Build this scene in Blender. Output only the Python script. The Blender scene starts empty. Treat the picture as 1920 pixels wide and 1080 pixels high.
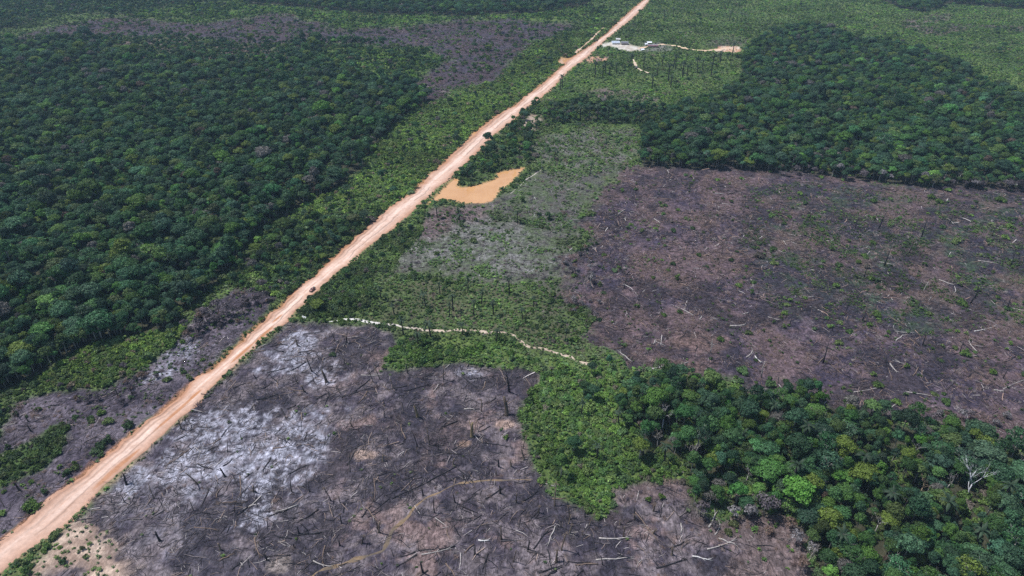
import bpy, math, random
import numpy as np
from mathutils import Vector, Matrix

# ------------------------------------------------------------------ camera, sky, sun, exposure
CAM_H = 230.0
PITCH = math.radians(32.0)
scene = bpy.context.scene
coll = scene.collection
cam_data = bpy.data.cameras.new('camera')
cam_data.sensor_width = 36.0
cam_data.lens = 24.0
cam_data.clip_start = 1.0
cam_data.clip_end = 40000.0
cam = bpy.data.objects.new('camera', cam_data)
cam.location = (0, 0, CAM_H)
cam.rotation_euler = (math.pi / 2 - PITCH, 0, 0)
coll.objects.link(cam)
scene.camera = cam

SUN_EL = math.radians(64.0)
SUN_DIR = Vector((-math.cos(SUN_EL) * math.cos(math.radians(18)), math.cos(SUN_EL) * math.sin(math.radians(18)), math.sin(SUN_EL)))
world = bpy.data.worlds.new('World')
scene.world = world
world.use_nodes = True
wn = world.node_tree.nodes
wl = world.node_tree.links
bg = wn['Background']
sky = wn.new('ShaderNodeTexSky')
sky.sky_type = 'NISHITA'
sky.sun_disc = False
sky.sun_elevation = SUN_EL
sky.sun_rotation = math.atan2(SUN_DIR.x, SUN_DIR.y)
sky.altitude = 200
sky.dust_density = 1.2
wl.new(sky.outputs[0], bg.inputs[0])
bg.inputs[1].default_value = 0.11

sun_data = bpy.data.lights.new('sun', 'SUN')
sun_data.energy = 3.8
sun_data.angle = math.radians(0.55)
sun_data.color = (1.0, 0.98, 0.955)
sun = bpy.data.objects.new('sun', sun_data)
sun.rotation_euler = SUN_DIR.to_track_quat('Z', 'Y').to_euler()
sun.location = (-300, 100, 600)
coll.objects.link(sun)

scene.view_settings.view_transform = 'Standard'
scene.view_settings.look = 'None'
scene.view_settings.exposure = 0.45
scene.view_settings.gamma = 1.0
scene.view_settings.use_curve_mapping = False
scene.render.engine = 'CYCLES'
scene.cycles.use_denoising = False
scene.cycles.max_bounces = 5
scene.cycles.diffuse_bounces = 2
scene.cycles.glossy_bounces = 1
scene.cycles.transmission_bounces = 2
scene.cycles.volume_bounces = 0

# ------------------------------------------------------------------ measuring: photo pixel <-> point on the flat ground
FPX = 1280.0
CP, SP = math.cos(PITCH), math.sin(PITCH)
def G(px, py):
    u = (np.asarray(px, float) - 960.0) / FPX
    v = (np.asarray(py, float) - 540.0) / FPX
    down = SP + v * CP
    fwd = CP - v * SP
    t = CAM_H / down
    return u * t, fwd * t
def PX(x, y, z=0.0):
    x = np.asarray(x, float); y = np.asarray(y, float)
    dz = CAM_H - z
    depth = y * CP + dz * SP
    v = (dz * CP - y * SP) / depth
    return 960 + FPX * x / depth, 540 + FPX * v, depth
def GP(pts):
    a = np.array(pts, float)
    x, y = G(a[:, 0], a[:, 1])
    return np.stack([x, y], 1)

rng = np.random.default_rng(11)
random.seed(5)

# ------------------------------------------------------------------ value noise
def _hash(ix, iy, seed):
    h = (ix.astype(np.int64) * 374761393 + iy.astype(np.int64) * 668265263 + seed * 974634757) & 0xFFFFFFFF
    h = ((h ^ (h >> 13)) * 1274126177) & 0xFFFFFFFF
    h = h ^ (h >> 16)
    return (h & 0xFFFF) / 65535.0
def vnoise(x, y, seed=0):
    ix = np.floor(x); iy = np.floor(y)
    fx = x - ix; fy = y - iy
    fx = fx * fx * (3 - 2 * fx); fy = fy * fy * (3 - 2 * fy)
    a = _hash(ix, iy, seed); b = _hash(ix + 1, iy, seed)
    c = _hash(ix, iy + 1, seed); d = _hash(ix + 1, iy + 1, seed)
    return a + (b - a) * fx + (c - a) * fy + (a - b - c + d) * fx * fy
def fbm(x, y, scale, seed=0, octv=4, gain=0.55):
    s = 0; amp = 1; tot = 0; f = 1.0 / scale
    for o in range(octv):
        ca, sa = math.cos(0.7 * o + seed), math.sin(0.7 * o + seed)
        s = s + amp * vnoise((x * ca - y * sa) * f + 17.3 * o, (x * sa + y * ca) * f - 9.1 * o, seed + o)
        tot += amp; amp *= gain; f *= 2.03
    return s / tot
def sstep(a, b, x):
    t = np.clip((x - a) / (b - a), 0, 1)
    return t * t * (3 - 2 * t)

def poly_sd(poly, x, y):
    """signed distance (metres, positive inside) to a ground polygon"""
    n = len(poly)
    inside = np.zeros(x.shape, bool)
    d2 = np.full(x.shape, 1e18)
    for i in range(n):
        x1, y1 = poly[i]; x2, y2 = poly[(i + 1) % n]
        cond = (y1 > y) != (y2 > y)
        with np.errstate(divide='ignore', invalid='ignore'):
            xi = (x2 - x1) * (y - y1) / (y2 - y1 + 1e-12) + x1
        inside ^= cond & (x < xi)
        ex, ey = x2 - x1, y2 - y1
        L = ex * ex + ey * ey + 1e-12
        t = np.clip(((x - x1) * ex + (y - y1) * ey) / L, 0, 1)
        d2 = np.minimum(d2, (x - x1 - t * ex) ** 2 + (y - y1 - t * ey) ** 2)
    d = np.sqrt(d2)
    return np.where(inside, d, -d)
def line_d(line, x, y):
    d2 = np.full(x.shape, 1e18)
    for i in range(len(line) - 1):
        x1, y1 = line[i]; x2, y2 = line[i + 1]
        ex, ey = x2 - x1, y2 - y1
        L = ex * ex + ey * ey + 1e-12
        t = np.clip(((x - x1) * ex + (y - y1) * ey) / L, 0, 1)
        d2 = np.minimum(d2, (x - x1 - t * ex) ** 2 + (y - y1 - t * ey) ** 2)
    return np.sqrt(d2)
def bb_sd(poly, x, y, pad=40.0):
    out = np.full(x.shape, -pad)
    m = (x > poly[:, 0].min() - pad) & (x < poly[:, 0].max() + pad) & (y > poly[:, 1].min() - pad) & (y < poly[:, 1].max() + pad)
    if m.any():
        out[m] = poly_sd(poly, x[m], y[m])
    return out

# ------------------------------------------------------------------ the road's edges
ROAD_L = [(0,1021),(83,950),(120,920),(167,880),(213,845),(247,817),(267,797),(300,772),(333,743),(360,720),(400,690),(443,650),(490,605),(533,567),(547,550),(587,519),(617,491),(640,470),(683,430),(710,407),(775,361),(800,334),(827,309),(853,283),(893,248),(917,226),(937,213),(963,199),(990,177),(1017,157),(1047,130),(1077,104),(1107,85),(1133,67),(1160,40),(1190,13),(1206,0)]
ROAD_R = [(0,1075),(43,1040),(83,1013),(130,977),(193,915),(213,897),(253,863),(293,827),(333,790),(360,762),(403,722),(443,681),(480,647),(520,613),(550,590),(573,567),(600,543),(620,523),(640,505),(677,473),(723,440),(767,406),(780,391),(812,360),(847,330),(873,309),(900,283),(930,252),(957,230),(990,201),(1017,183),(1040,161),(1070,130),(1103,107),(1123,87),(1153,60),(1180,40),(1205,17),(1219,0)]
A0 = np.array(G(15, 1040)).ravel(); A1 = np.array(G(1212, 0)).ravel()
RDIR = (A1 - A0) / np.linalg.norm(A1 - A0); RNOR = np.array([RDIR[1], -RDIR[0]])   # RNOR points to the right of the road
def road_sl(x, y):
    dx = x - A0[0]; dy = y - A0[1]
    return dx * RDIR[0] + dy * RDIR[1], dx * RNOR[0] + dy * RNOR[1]
_l = GP(ROAD_L); _r = GP(ROAD_R)
LS, LL = road_sl(_l[:, 0], _l[:, 1]); RS, RL = road_sl(_r[:, 0], _r[:, 1])
o = np.argsort(LS); LS, LL = LS[o], LL[o]; o = np.argsort(RS); RS, RL = RS[o], RL[o]
def road_edges(s):
    return np.interp(s, LS, LL), np.interp(s, RS, RL)
def road_dist(x, y):
    """distance outside the road's edge (negative on it), and which side"""
    s, l = road_sl(x, y)
    a, b = road_edges(s)
    return np.maximum(a - l, l - b), np.where(l > (a + b) / 2, 1, -1)

# ------------------------------------------------------------------ zones, traced on the photograph and laid on the ground
TRACK_SAND = GP([(616,604),(640,600),(660,599),(687,603),(713,607),(743,608),(760,615),(793,618),(827,620),(880,619),(907,623),(947,623),(963,628),(977,642),(993,650),(1023,655),(1043,662),(1060,667),(1083,677),(1100,683),(1124,683)])
TRACK_OCHRE = GP([(560,1110),(590,1075),(640,1056),(690,1043),(720,1033),(728,1010),(735,992),(760,972),(780,950),(800,932),(860,905),(940,900),(1000,899)])
TRACK_FARM = GP([(1196,91),(1215,87),(1240,83),(1268,86),(1290,92),(1318,95),(1345,93),(1360,90),(1386,93)])
TRACK_SIDE = GP([(1076,101),(1092,88),(1110,73),(1122,60),(1133,52),(1140,52)])
TRACK_FOOT = GP([(1188,111),(1191,120),(1194,127),(1203,132),(1218,137)])
TRACK_TRAIL = GP([(1002,302),(1016,308),(1019,314),(1010,322),(985,338),(972,352),(956,364)])
TRACKS = [TRACK_SAND, TRACK_OCHRE, TRACK_FARM, TRACK_SIDE, TRACK_FOOT, TRACK_TRAIL]
POND = GP([(806,381),(822,365),(853,334),(858,336),(853,349),(868,352),(905,345),(931,335),(935,323),(958,319),(980,315),(963,335),(947,348),(931,362),(920,376),(900,380),(870,379),(842,374),(822,374)])
POND2 = GP([(1046,117),(1053,108),(1071,108),(1067,116),(1053,121)])
POND3 = GP([(878,257),(888,248),(903,237),(906,239),(893,251),(882,261)])
PONDS = [POND, POND2, POND3]

# colours are the ground's own: char, ash, litter, soil, grass
CHAR = (0.050, 0.042, 0.056); GREY = (0.112, 0.095, 0.114); ASH = (0.33, 0.33, 0.39)
LITTER = (0.130, 0.096, 0.094); RUST = (0.130, 0.083, 0.084); DRY = (0.155, 0.145, 0.135)
GRASS = (0.052, 0.085, 0.028); GRASS2 = (0.095, 0.135, 0.038); HUMUS = (0.045, 0.045, 0.028)
SANDC = (0.56, 0.46, 0.37); SOIL = (0.42, 0.24, 0.155)
# name, polygon, colour a, colour b, noise scale, warp (m), soft (m), trees, shrubs, tufts, brush, sticks
Z = []
def zone(name, pts, a, b, ns, warp, soft, tree=0, shrub=0, tuft=0, brush=0, stick=0):
    Z.append(dict(name=name, poly=GP(pts), a=np.array(a), b=np.array(b), ns=ns, warp=warp, soft=soft, tree=tree, shrub=shrub, tuft=tuft, brush=brush, stick=stick))
T = -75
zone('far_scrub_west', [(-420,75),(0,58),(60,42),(130,28),(230,28),(330,14),(420,6),(445,T),(-420,T)], HUMUS, GRASS, 25, 12, 6, tree=.5, shrub=.6)
zone('far_wood_north', [(440,T),(440,-5),(470,9),(560,14),(700,27),(850,30),(1000,25),(1100,12),(1150,T)], HUMUS, HUMUS, 25, 10, 6, tree=1)
zone('far_wood_east', [(1640,T),(1640,-2),(1690,18),(1740,25),(1780,8),(1830,12),(1920,18),(2300,30),(2300,T)], HUMUS, HUMUS, 25, 8, 6, tree=1)
zone('scrub_north', [(440,-4),(470,11),(560,16),(700,29),(850,32),(1000,27),(1100,14),(1150,20),(1120,50),(1060,40),(1000,38),(870,34),(640,54),(530,24),(330,44),(230,30),(330,14)], GRASS, GRASS2, 30, 10, 8, tree=.12, shrub=.8, tuft=.4)
zone('burn_northwest', [(-420,85),(0,70),(110,48),(230,31),(330,44),(420,40),(520,24),(570,38),(640,56),(760,50),(870,36),(1000,40),(1085,44),(1060,60),(1000,82),(965,110),(935,150),(890,160),(850,166),(832,185),(797,192),(758,166),(790,140),(832,114),(800,90),(720,86),(640,80),(560,84),(430,84),(330,66),(250,70),(130,80),(0,85),(-420,110)], (0.050,0.042,0.058), (0.056,0.040,0.048), 30, 24, 14, tree=.03, shrub=.12, tuft=.18, brush=.5, stick=.5)
zone('forest_west', [(-420,110),(0,84),(60,84),(130,79),(260,72),(330,70),(430,84),(500,82),(560,86),(640,84),(720,88),(770,120),(775,160),(800,192),(762,215),(716,258),(688,312),(640,348),(580,382),(520,412),(478,440),(450,490),(405,535),(345,590),(335,612),(300,622),(180,640),(130,668),(60,714),(0,742),(-420,990)], HUMUS, HUMUS, 20, 7, 4, tree=1, shrub=.12)
zone('open_wood', [(170,70),(330,72),(470,84),(560,86),(520,120),(400,118),(280,112),(190,92)], LITTER, GRASS, 22, 14, 10, tree=.45, shrub=.3, brush=.5)
zone('bright_scrub', [(600,88),(720,90),(800,92),(830,114),(790,140),(755,165),(700,150),(640,130),(580,112)], GRASS, GRASS2, 24, 12, 8, tree=.22, shrub=.75, tuft=.4)
zone('scrub_strip', [(803,194),(762,218),(716,262),(690,316),(640,352),(580,386),(520,416),(480,445),(455,492),(415,532),(500,545),(530,560),(640,468),(775,361),(853,283),(937,212),(1017,157),(1107,85),(1160,38),(1120,50),(1060,62),(1000,84),(965,112),(935,152),(885,164),(835,188)], GRASS, GRASS2, 18, 8, 3, tree=.05, shrub=1.0, tuft=.6)
zone('scrub_strip_tall', [(415,532),(455,492),(480,445),(560,420),(640,400),(690,400),(710,407),(640,468),(600,500),(540,550),(500,540)], HUMUS, GRASS, 18, 8, 5, tree=.30, shrub=1.0)
zone('scrub_west', [(345,612),(300,624),(180,642),(130,670),(60,716),(40,742),(100,732),(180,726),(250,702),(300,680),(340,640)], GRASS, GRASS2, 16, 5, 3, tree=.03, shrub=1.0, tuft=.5)
zone('burn_roadside', [(516,562),(488,546),(440,540),(400,568),(345,612),(343,642),(300,682),(250,704),(180,728),(100,734),(40,742),(0,760),(-420,1000),(-420,1400),(0,1021),(120,920),(213,845),(267,797),(360,720),(443,650)], CHAR, GREY, 11, 5, 3, shrub=.035, tuft=.12, brush=.30, stick=.8)
zone('scrub_roadside_a', [(-60,880),(0,850),(60,832),(100,800),(130,795),(120,830),(75,875),(0,912),(-60,950)], GRASS, GRASS2, 12, 4, 3, shrub=.9, tuft=.6)
zone('scrub_roadside_b', [(-80,790),(0,752),(38,742),(34,775),(10,800),(0,830),(-80,870)], GRASS, GRASS2, 12, 4, 3, tree=.1, shrub=.9, tuft=.4)
# right-hand side of the road
zone('pasture_north', [(1222,0),(1180,40),(1123,87),(1070,130),(1017,183),(1040,196),(1100,186),(1200,200),(1290,205),(1350,186),(1395,150),(1385,112),(1405,90),(1440,70),(1470,58),(1420,30),(1430,-30),(1300,T),(1240,T)], GRASS, GRASS2, 26, 12, 8, tree=.012, shrub=.30, tuft=.8, brush=.05)
zone('pasture_east', [(1430,-40),(1420,30),(1470,58),(1530,54),(1610,76),(1700,96),(1790,126),(1850,162),(1920,195),(2300,280),(2300,30),(1920,18),(1830,12),(1780,8),(1740,25),(1690,18),(1640,-2),(1600,-60)], GRASS, GRASS2, 40, 15, 10, tree=.01, shrub=.42, tuft=.8)
zone('fallow_east', [(1690,40),(1770,25),(1800,30),(1720,52),(1800,45),(1930,50),(1930,62),(1830,52),(1760,68),(1700,55)], LITTER, GRASS, 15, 9, 6, shrub=.15, tuft=.4, brush=.5)
zone('brown_rise', [(1330,72),(1372,66),(1405,72),(1402,88),(1360,92),(1320,86)], (0.085,0.075,0.060), GRASS, 10, 8, 9, tuft=.5, brush=.1)
zone('brown_meadow', [(1090,180),(1130,165),(1190,172),(1240,182),(1230,196),(1160,192),(1100,190)], LITTER, GRASS, 13, 9, 6, tree=.01, shrub=.12, tuft=.5, brush=.2)
zone('palm_wood', [(1035,200),(1100,188),(1200,202),(1290,207),(1215,242),(1190,238),(1100,230),(1025,234),(1005,222)], HUMUS, GRASS, 14, 6, 4, tree=.55, shrub=.6)
zone('forest_east', [(1455,62),(1520,55),(1600,76),(1700,96),(1790,126),(1850,162),(1920,196),(2300,290),(2300,395),(1920,372),(1800,360),(1650,346),(1500,338),(1350,328),(1200,318),(1193,275),(1215,242),(1290,206),(1350,187),(1398,150),(1388,112),(1408,90)], HUMUS, HUMUS, 20, 5, 3, tree=1, shrub=.1)
zone('grey_clearing', [(985,280),(1010,258),(1060,250),(1100,236),(1190,242),(1200,296),(1182,312),(1060,318),(1010,302)], (0.115,0.108,0.098), GRASS, 9, 10, 10, shrub=.12, tuft=.5, brush=.35, stick=.5)
zone('verge_scrub', [(1015,184),(990,201),(957,230),(900,283),(873,309),(847,330),(858,334),(900,340),(932,322),(975,312),(1004,302),(1000,282),(985,275),(1005,250),(1010,222),(1030,200)], HUMUS, GRASS, 10, 4, 2, tree=.25, shrub=.75, tuft=.4)
zone('bare_sand', [(978,243),(985,228),(998,216),(1008,218),(1004,234),(1000,244)], (0.34,0.27,0.22), (0.22,0.16,0.12), 6, 6, 4, shrub=.15, tuft=.2)
zone('dry_field', [(700,500),(735,470),(770,455),(800,400),(850,385),(930,372),(965,352),(1000,325),(1050,318),(1182,312),(1140,345),(1110,380),(1092,420),(1085,480),(1035,540),(950,536),(850,530),(760,520)], (0.090,0.085,0.078), (0.066,0.086,0.044), 9, 9, 10, shrub=.035, tuft=.42, brush=.22, stick=.55)
zone('pale_debris', [(745,485),(800,430),(880,405),(960,415),(1010,440),(1000,490),(930,525),(840,510)], (0.150,0.145,0.140), (0.072,0.090,0.052), 4, 14, 16, shrub=.012, tuft=.30, brush=.12, stick=.8)
zone('brown_bank', [(775,440),(790,400),(830,382),(900,382),(925,390),(905,415),(850,420),(810,450)], (0.10,0.075,0.080), LITTER, 6, 8, 10, shrub=.07, tuft=.15, brush=.6, stick=.4)
zone('verge_scrub_south', [(800,372),(772,408),(720,445),(640,508),(572,570),(560,592),(590,600),(660,592),(700,560),(720,510),(770,460),(800,405)], GRASS, GRASS2, 10, 4, 2, tree=.03, shrub=.62, tuft=.7)
zone('verge_bush_mass', [(572,572),(610,545),(650,520),(700,512),(712,540),(690,575),(640,595),(585,596)], HUMUS, GRASS, 10, 4, 2, tree=.05, shrub=1.0)
zone('palm_field', [(700,560),(716,515),(760,520),(850,530),(950,536),(1035,545),(1070,580),(1100,600),(1128,640),(1145,672),(1140,690),(1060,690),(960,668),(880,650),(800,640),(745,640),(735,618),(660,600),(700,580)], (0.080,0.078,0.048), (0.068,0.098,0.036), 8, 8, 13, shrub=.20, tuft=.62, brush=.08, stick=.1)
zone('scrub_south_of_track', [(735,640),(760,625),(880,628),(950,632),(990,655),(1060,675),(1130,690),(1160,690),(1165,720),(1060,700),(1025,692),(870,675),(800,690),(740,695),(712,680)], GRASS, GRASS2, 10, 4, 3, shrub=.8, tuft=.7)
zone('burn_east', [(1185,308),(1300,314),(1500,326),(1700,341),(1920,359),(2350,385),(2350,950),(1920,850),(1800,815),(1700,800),(1650,785),(1560,785),(1500,735),(1470,750),(1400,745),(1340,708),(1250,695),(1170,697),(1150,672),(1130,640),(1100,600),(1045,560),(1082,500),(1092,450),(1095,400),(1115,372),(1150,342)], (0.042,0.034,0.052), (0.088,0.065,0.080), 8, 14, 12, shrub=.02, tuft=.05, brush=.95, stick=1.0)
zone('burn_east_green', [(1380,345),(1560,345),(1750,360),(1950,380),(1950,640),(1850,600),(1720,620),(1560,590),(1460,600),(1420,480)], (0.034,0.029,0.044), (0.040,0.056,0.038), 9, 18, 14, shrub=.03, tuft=.34, brush=.60, stick=.8)
zone('burn_south', [(555,602),(620,606),(700,612),(735,625),(742,645),(712,680),(738,694),(800,690),(870,678),(940,690),(1022,692),(1006,728),(985,760),(986,800),(1012,880),(1048,928),(1090,950),(1120,962),(1150,955),(1145,920),(1200,893),(1290,910),(1300,945),(1340,985),(1430,968),(1480,968),(1520,1005),(1518,1090),(1540,1400),(-200,1400),(60,1080),(130,985),(193,918),(253,866),(333,793),(403,725),(480,650),(540,602)], CHAR, (0.132,0.110,0.118), 6, 5, 4, shrub=.0005, tuft=.006, brush=.07, stick=1.0)
zone('burn_notch', [(1150,955),(1145,920),(1170,900),(1200,893),(1240,898),(1290,910),(1300,940),(1250,935),(1180,940)], (0.09,0.07,0.075), LITTER, 6, 3, 2, brush=.4, stick=.8)
zone('brush_east_of_burn', [(1290,960),(1340,985),(1430,962),(1480,968),(1525,1005),(1520,1090),(1535,1300),(1300,1300),(1330,1080),(1380,1030),(1300,1000)], (0.11,0.085,0.085), LITTER, 7, 6, 4, tuft=.05, brush=.85, stick=1.0)
zone('scrub_grove_side', [(1022,692),(1060,690),(1140,690),(1165,697),(1175,745),(1200,800),(1230,840),(1290,875),(1300,905),(1240,893),(1200,893),(1145,918),(1152,955),(1120,960),(1090,950),(1048,928),(1012,880),(986,800),(986,760),(1006,728)], GRASS, GRASS2, 9, 5, 3.5, tree=.035, shrub=1.0, tuft=.7)
zone('grove', [(1163,742),(1165,700),(1200,712),(1255,700),(1330,712),(1350,742),(1400,758),(1468,752),(1500,738),(1555,760),(1600,782),(1655,772),(1680,798),(1800,818),(1860,830),(1920,850),(2350,950),(2350,1400),(1540,1400),(1525,1080),(1522,1010),(1490,975),(1470,950),(1430,962),(1380,950),(1300,950),(1296,905),(1292,872),(1215,832),(1200,795),(1172,780)], HUMUS, HUMUS, 12, 6, 4, tree=1.0, shrub=.5)
zone('sandy_lot', [(128,982),(165,968),(200,984),(215,1010),(206,1040),(226,1062),(216,1100),(150,1100),(128,1070),(60,1090),(40,1060),(95,1015)], (0.44,0.335,0.265), (0.26,0.185,0.145), 5, 6, 6, tuft=.22, shrub=.004, stick=.1)
zone('farm_yard', [(1128,82),(1150,79),(1178,82),(1200,88),(1205,95),(1180,96),(1160,92),(1150,86),(1130,88)], (0.52,0.49,0.44), (0.36,0.30,0.25), 7, 6, 5)
zone('farm_yard_grey', [(1200,80),(1235,80),(1262,86),(1262,96),(1225,100),(1205,96)], DRY, GRASS, 8, 4, 3, tuft=.3)
zone('farm_sand', [(1096,112),(1110,106),(1145,106),(1140,114),(1105,118)], SOIL, LITTER, 7, 5, 3, tuft=.2)
zone('farm_track_end', [(1335,96),(1345,88),(1362,86),(1386,88),(1387,97),(1360,99)], SANDC, SOIL, 8, 4, 2.5, tuft=.1)

ZN_SOUTH = [z['name'] for z in Z].index('burn_south')
def zones_at(x, y):
    """index of the zone at ground points (-1 = open low growth)"""
    idx = np.full(x.shape, -1)
    w = fbm(x, y, 30, 3, 4) - .5; w2 = fbm(x, y, 11, 7, 3) - .5; w3 = fbm(x, y, 4, 8, 3) - .5
    for i, z in enumerate(Z):
        sd = bb_sd(z['poly'], x, y) + 2.2 * z['warp'] * w + 1.1 * z['warp'] * w2 + 1.3 * z['soft'] * w3
        idx[sd > 0] = i
    return idx

ASH_BLOBS = [(505,850,95,70),(570,815,60,55),(430,800,95,50),(545,665,55,38),(560,640,40,24),(380,875,80,45),(590,850,35,40),(480,965,40,30),(500,905,70,35),(330,880,60,40),(610,700,35,25),(340,655,40,25),(300,700,30,20),(250,905,40,35),(880,700,30,12)]
def heights(x, y):
    h = 0.9 * (fbm(x, y, 60, 21, 3) - .5) + 0.35 * (fbm(x, y, 5, 5, 3) - .5)
    rd, _ = road_dist(x, y)
    keep = sstep(1.0, 14.0, rd)
    for t in TRACKS:
        near = (x > t[:, 0].min() - 8) & (x < t[:, 0].max() + 8) & (y > t[:, 1].min() - 8) & (y < t[:, 1].max() + 8)
        if near.any():
            k = np.ones(x.shape); k[near] = .25 + .75 * sstep(1.5, 7.0, line_d(t, x[near], y[near]))
            keep = keep * k
    dip = np.zeros(x.shape); flat = np.zeros(x.shape)
    for p in PONDS:
        sd = bb_sd(p, x, y, 20)
        dip = np.maximum(dip, sstep(-1.6, 1.6, sd)); flat = np.maximum(flat, sstep(-14, -2, sd))
    return h * keep * (1 - flat) - 1.1 * dip - .25 * sstep(0.2, -2.5, rd)

def mesh_from(name, verts, faces, mat=None, smooth=False):
    me = bpy.data.meshes.new(name)
    verts = np.asarray(verts, np.float32); faces = np.asarray(faces, np.int32)
    nv, nf, k = len(verts), len(faces), faces.shape[1]
    me.vertices.add(nv); me.vertices.foreach_set('co', verts.ravel())
    me.loops.add(nf * k); me.loops.foreach_set('vertex_index', faces.ravel())
    me.polygons.add(nf); me.polygons.foreach_set('loop_start', np.arange(0, nf * k, k, dtype=np.int32))
    me.polygons.foreach_set('loop_total', np.full(nf, k, np.int32))
    if smooth:
        me.polygons.foreach_set('use_smooth', np.ones(nf, bool))
    me.update(calc_edges=True)
    if mat:
        me.materials.append(mat)
    return me
def add_attr(me, name, typ, data, dom='POINT'):
    a = me.attributes.new(name, typ, dom)
    data = np.asarray(data, np.float32 if typ != 'INT' else np.int32)
    if typ == 'FLOAT_COLOR':
        if data.shape[1] == 3:
            data = np.concatenate([data, np.ones((len(data), 1), np.float32)], 1)
        a.data.foreach_set('color', np.ascontiguousarray(data, np.float32).ravel())
    elif typ == 'FLOAT_VECTOR':
        a.data.foreach_set('vector', data.ravel())
    else:
        a.data.foreach_set('value', data.ravel())
def add_obj(name, me, parent=None, kind=None, label=None, category=None, group=None, loc=None):
    ob = bpy.data.objects.new(name, me)
    coll.objects.link(ob)
    if parent: ob.parent = parent
    if loc is not None: ob.location = loc
    if kind: ob['kind'] = kind
    if label: ob['label'] = label
    if category: ob['category'] = category
    if group: ob['group'] = group
    return ob

# ------------------------------------------------------------------ materials
def new_mat(name):
    m = bpy.data.materials.new(name); m.use_nodes = True
    nt = m.node_tree
    p = nt.nodes['Principled BSDF']
    return m, nt, p
def N(nt, typ, **kw):
    n = nt.nodes.new(typ)
    for k, v in kw.items(): setattr(n, k, v)
    return n
def noise(nt, scale, detail=4, rough=.6, dist=0.0, vec=None):
    n = N(nt, 'ShaderNodeTexNoise'); n.inputs['Scale'].default_value = scale
    n.inputs['Detail'].default_value = detail; n.inputs['Roughness'].default_value = rough
    n.inputs['Distortion'].default_value = dist
    if vec: nt.links.new(vec, n.inputs['Vector'])
    return n
def ramp(nt, fac, stops):
    r = N(nt, 'ShaderNodeValToRGB'); nt.links.new(fac, r.inputs[0])
    e = r.color_ramp.elements
    while len(e) < len(stops): e.new(.5)
    for el, (p, c) in zip(e, stops):
        el.position = p; el.color = (c[0], c[1], c[2], 1) if not isinstance(c, float) else (c, c, c, 1)
    return r
def mixc(nt, mode, fac, a, b):
    m = N(nt, 'ShaderNodeMix', data_type='RGBA', blend_type=mode)
    for sock, v in ((m.inputs[0], fac), (m.inputs[6], a), (m.inputs[7], b)):
        if hasattr(v, 'is_linked'): nt.links.new(v, sock)
        elif isinstance(v, (int, float)): sock.default_value = v
        else: sock.default_value = (*v, 1)
    return m.outputs[2]

def ground_material():
    m, nt, p = new_mat('ground_cover')
    tc = N(nt, 'ShaderNodeTexCoord')
    at = N(nt, 'ShaderNodeAttribute', attribute_name='ground_colour')
    ct = N(nt, 'ShaderNodeAttribute', attribute_name='mottle')
    n1 = noise(nt, .55, 6, .72, .6, tc.outputs['Object'])
    n2 = noise(nt, .16, 4, .65, 1.2, tc.outputs['Object'])
    mp = N(nt, 'ShaderNodeMapping'); mp.inputs['Scale'].default_value = (1.0, .22, 1); mp.inputs['Rotation'].default_value = (0, 0, -.6)
    nt.links.new(tc.outputs['Object'], mp.inputs[0])
    n3 = noise(nt, .9, 4, .7, 1.5, mp.outputs[0])
    r1 = ramp(nt, n1.outputs[0], [(.30, .35), (.50, 1.0), (.70, 1.75)])
    r2 = ramp(nt, n2.outputs[0], [(.30, .60), (.70, 1.35)])
    r3 = ramp(nt, n3.outputs[0], [(.32, .50), (.52, 1.0), (.70, 1.45)])
    a = mixc(nt, 'MULTIPLY', 1.0, r1.outputs[0], r2.outputs[0])
    a = mixc(nt, 'MULTIPLY', 1.0, a, r3.outputs[0])
    f = mixc(nt, 'MIX', ct.outputs['Fac'], (1, 1, 1), a)
    c = mixc(nt, 'MULTIPLY', 1.0, at.outputs['Color'], f)
    nt.links.new(c, p.inputs['Base Color'])
    p.inputs['Roughness'].default_value = .95
    p.inputs['Specular IOR Level'].default_value = .1
    b = N(nt, 'ShaderNodeBump'); b.inputs['Strength'].default_value = .7; b.inputs['Distance'].default_value = .6
    nt.links.new(n1.outputs[0], b.inputs['Height']); nt.links.new(b.outputs[0], p.inputs['Normal'])
    return m
def coloured(name, attr, rough=.9, spec=.15, amount=.5, scale=.8):
    m, nt, p = new_mat(name)
    tc = N(nt, 'ShaderNodeTexCoord')
    at = N(nt, 'ShaderNodeAttribute', attribute_name=attr)
    n1 = noise(nt, scale, 5, .7, .3, tc.outputs['Object'])
    r1 = ramp(nt, n1.outputs[0], [(.3, 1 - amount), (.7, 1 + amount)])
    nt.links.new(mixc(nt, 'MULTIPLY', 1.0, at.outputs['Color'], r1.outputs[0]), p.inputs['Base Color'])
    p.inputs['Roughness'].default_value = rough; p.inputs['Specular IOR Level'].default_value = spec
    b = N(nt, 'ShaderNodeBump'); b.inputs['Strength'].default_value = .4; b.inputs['Distance'].default_value = .3
    nt.links.new(n1.outputs[0], b.inputs['Height']); nt.links.new(b.outputs[0], p.inputs['Normal'])
    return m
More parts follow.
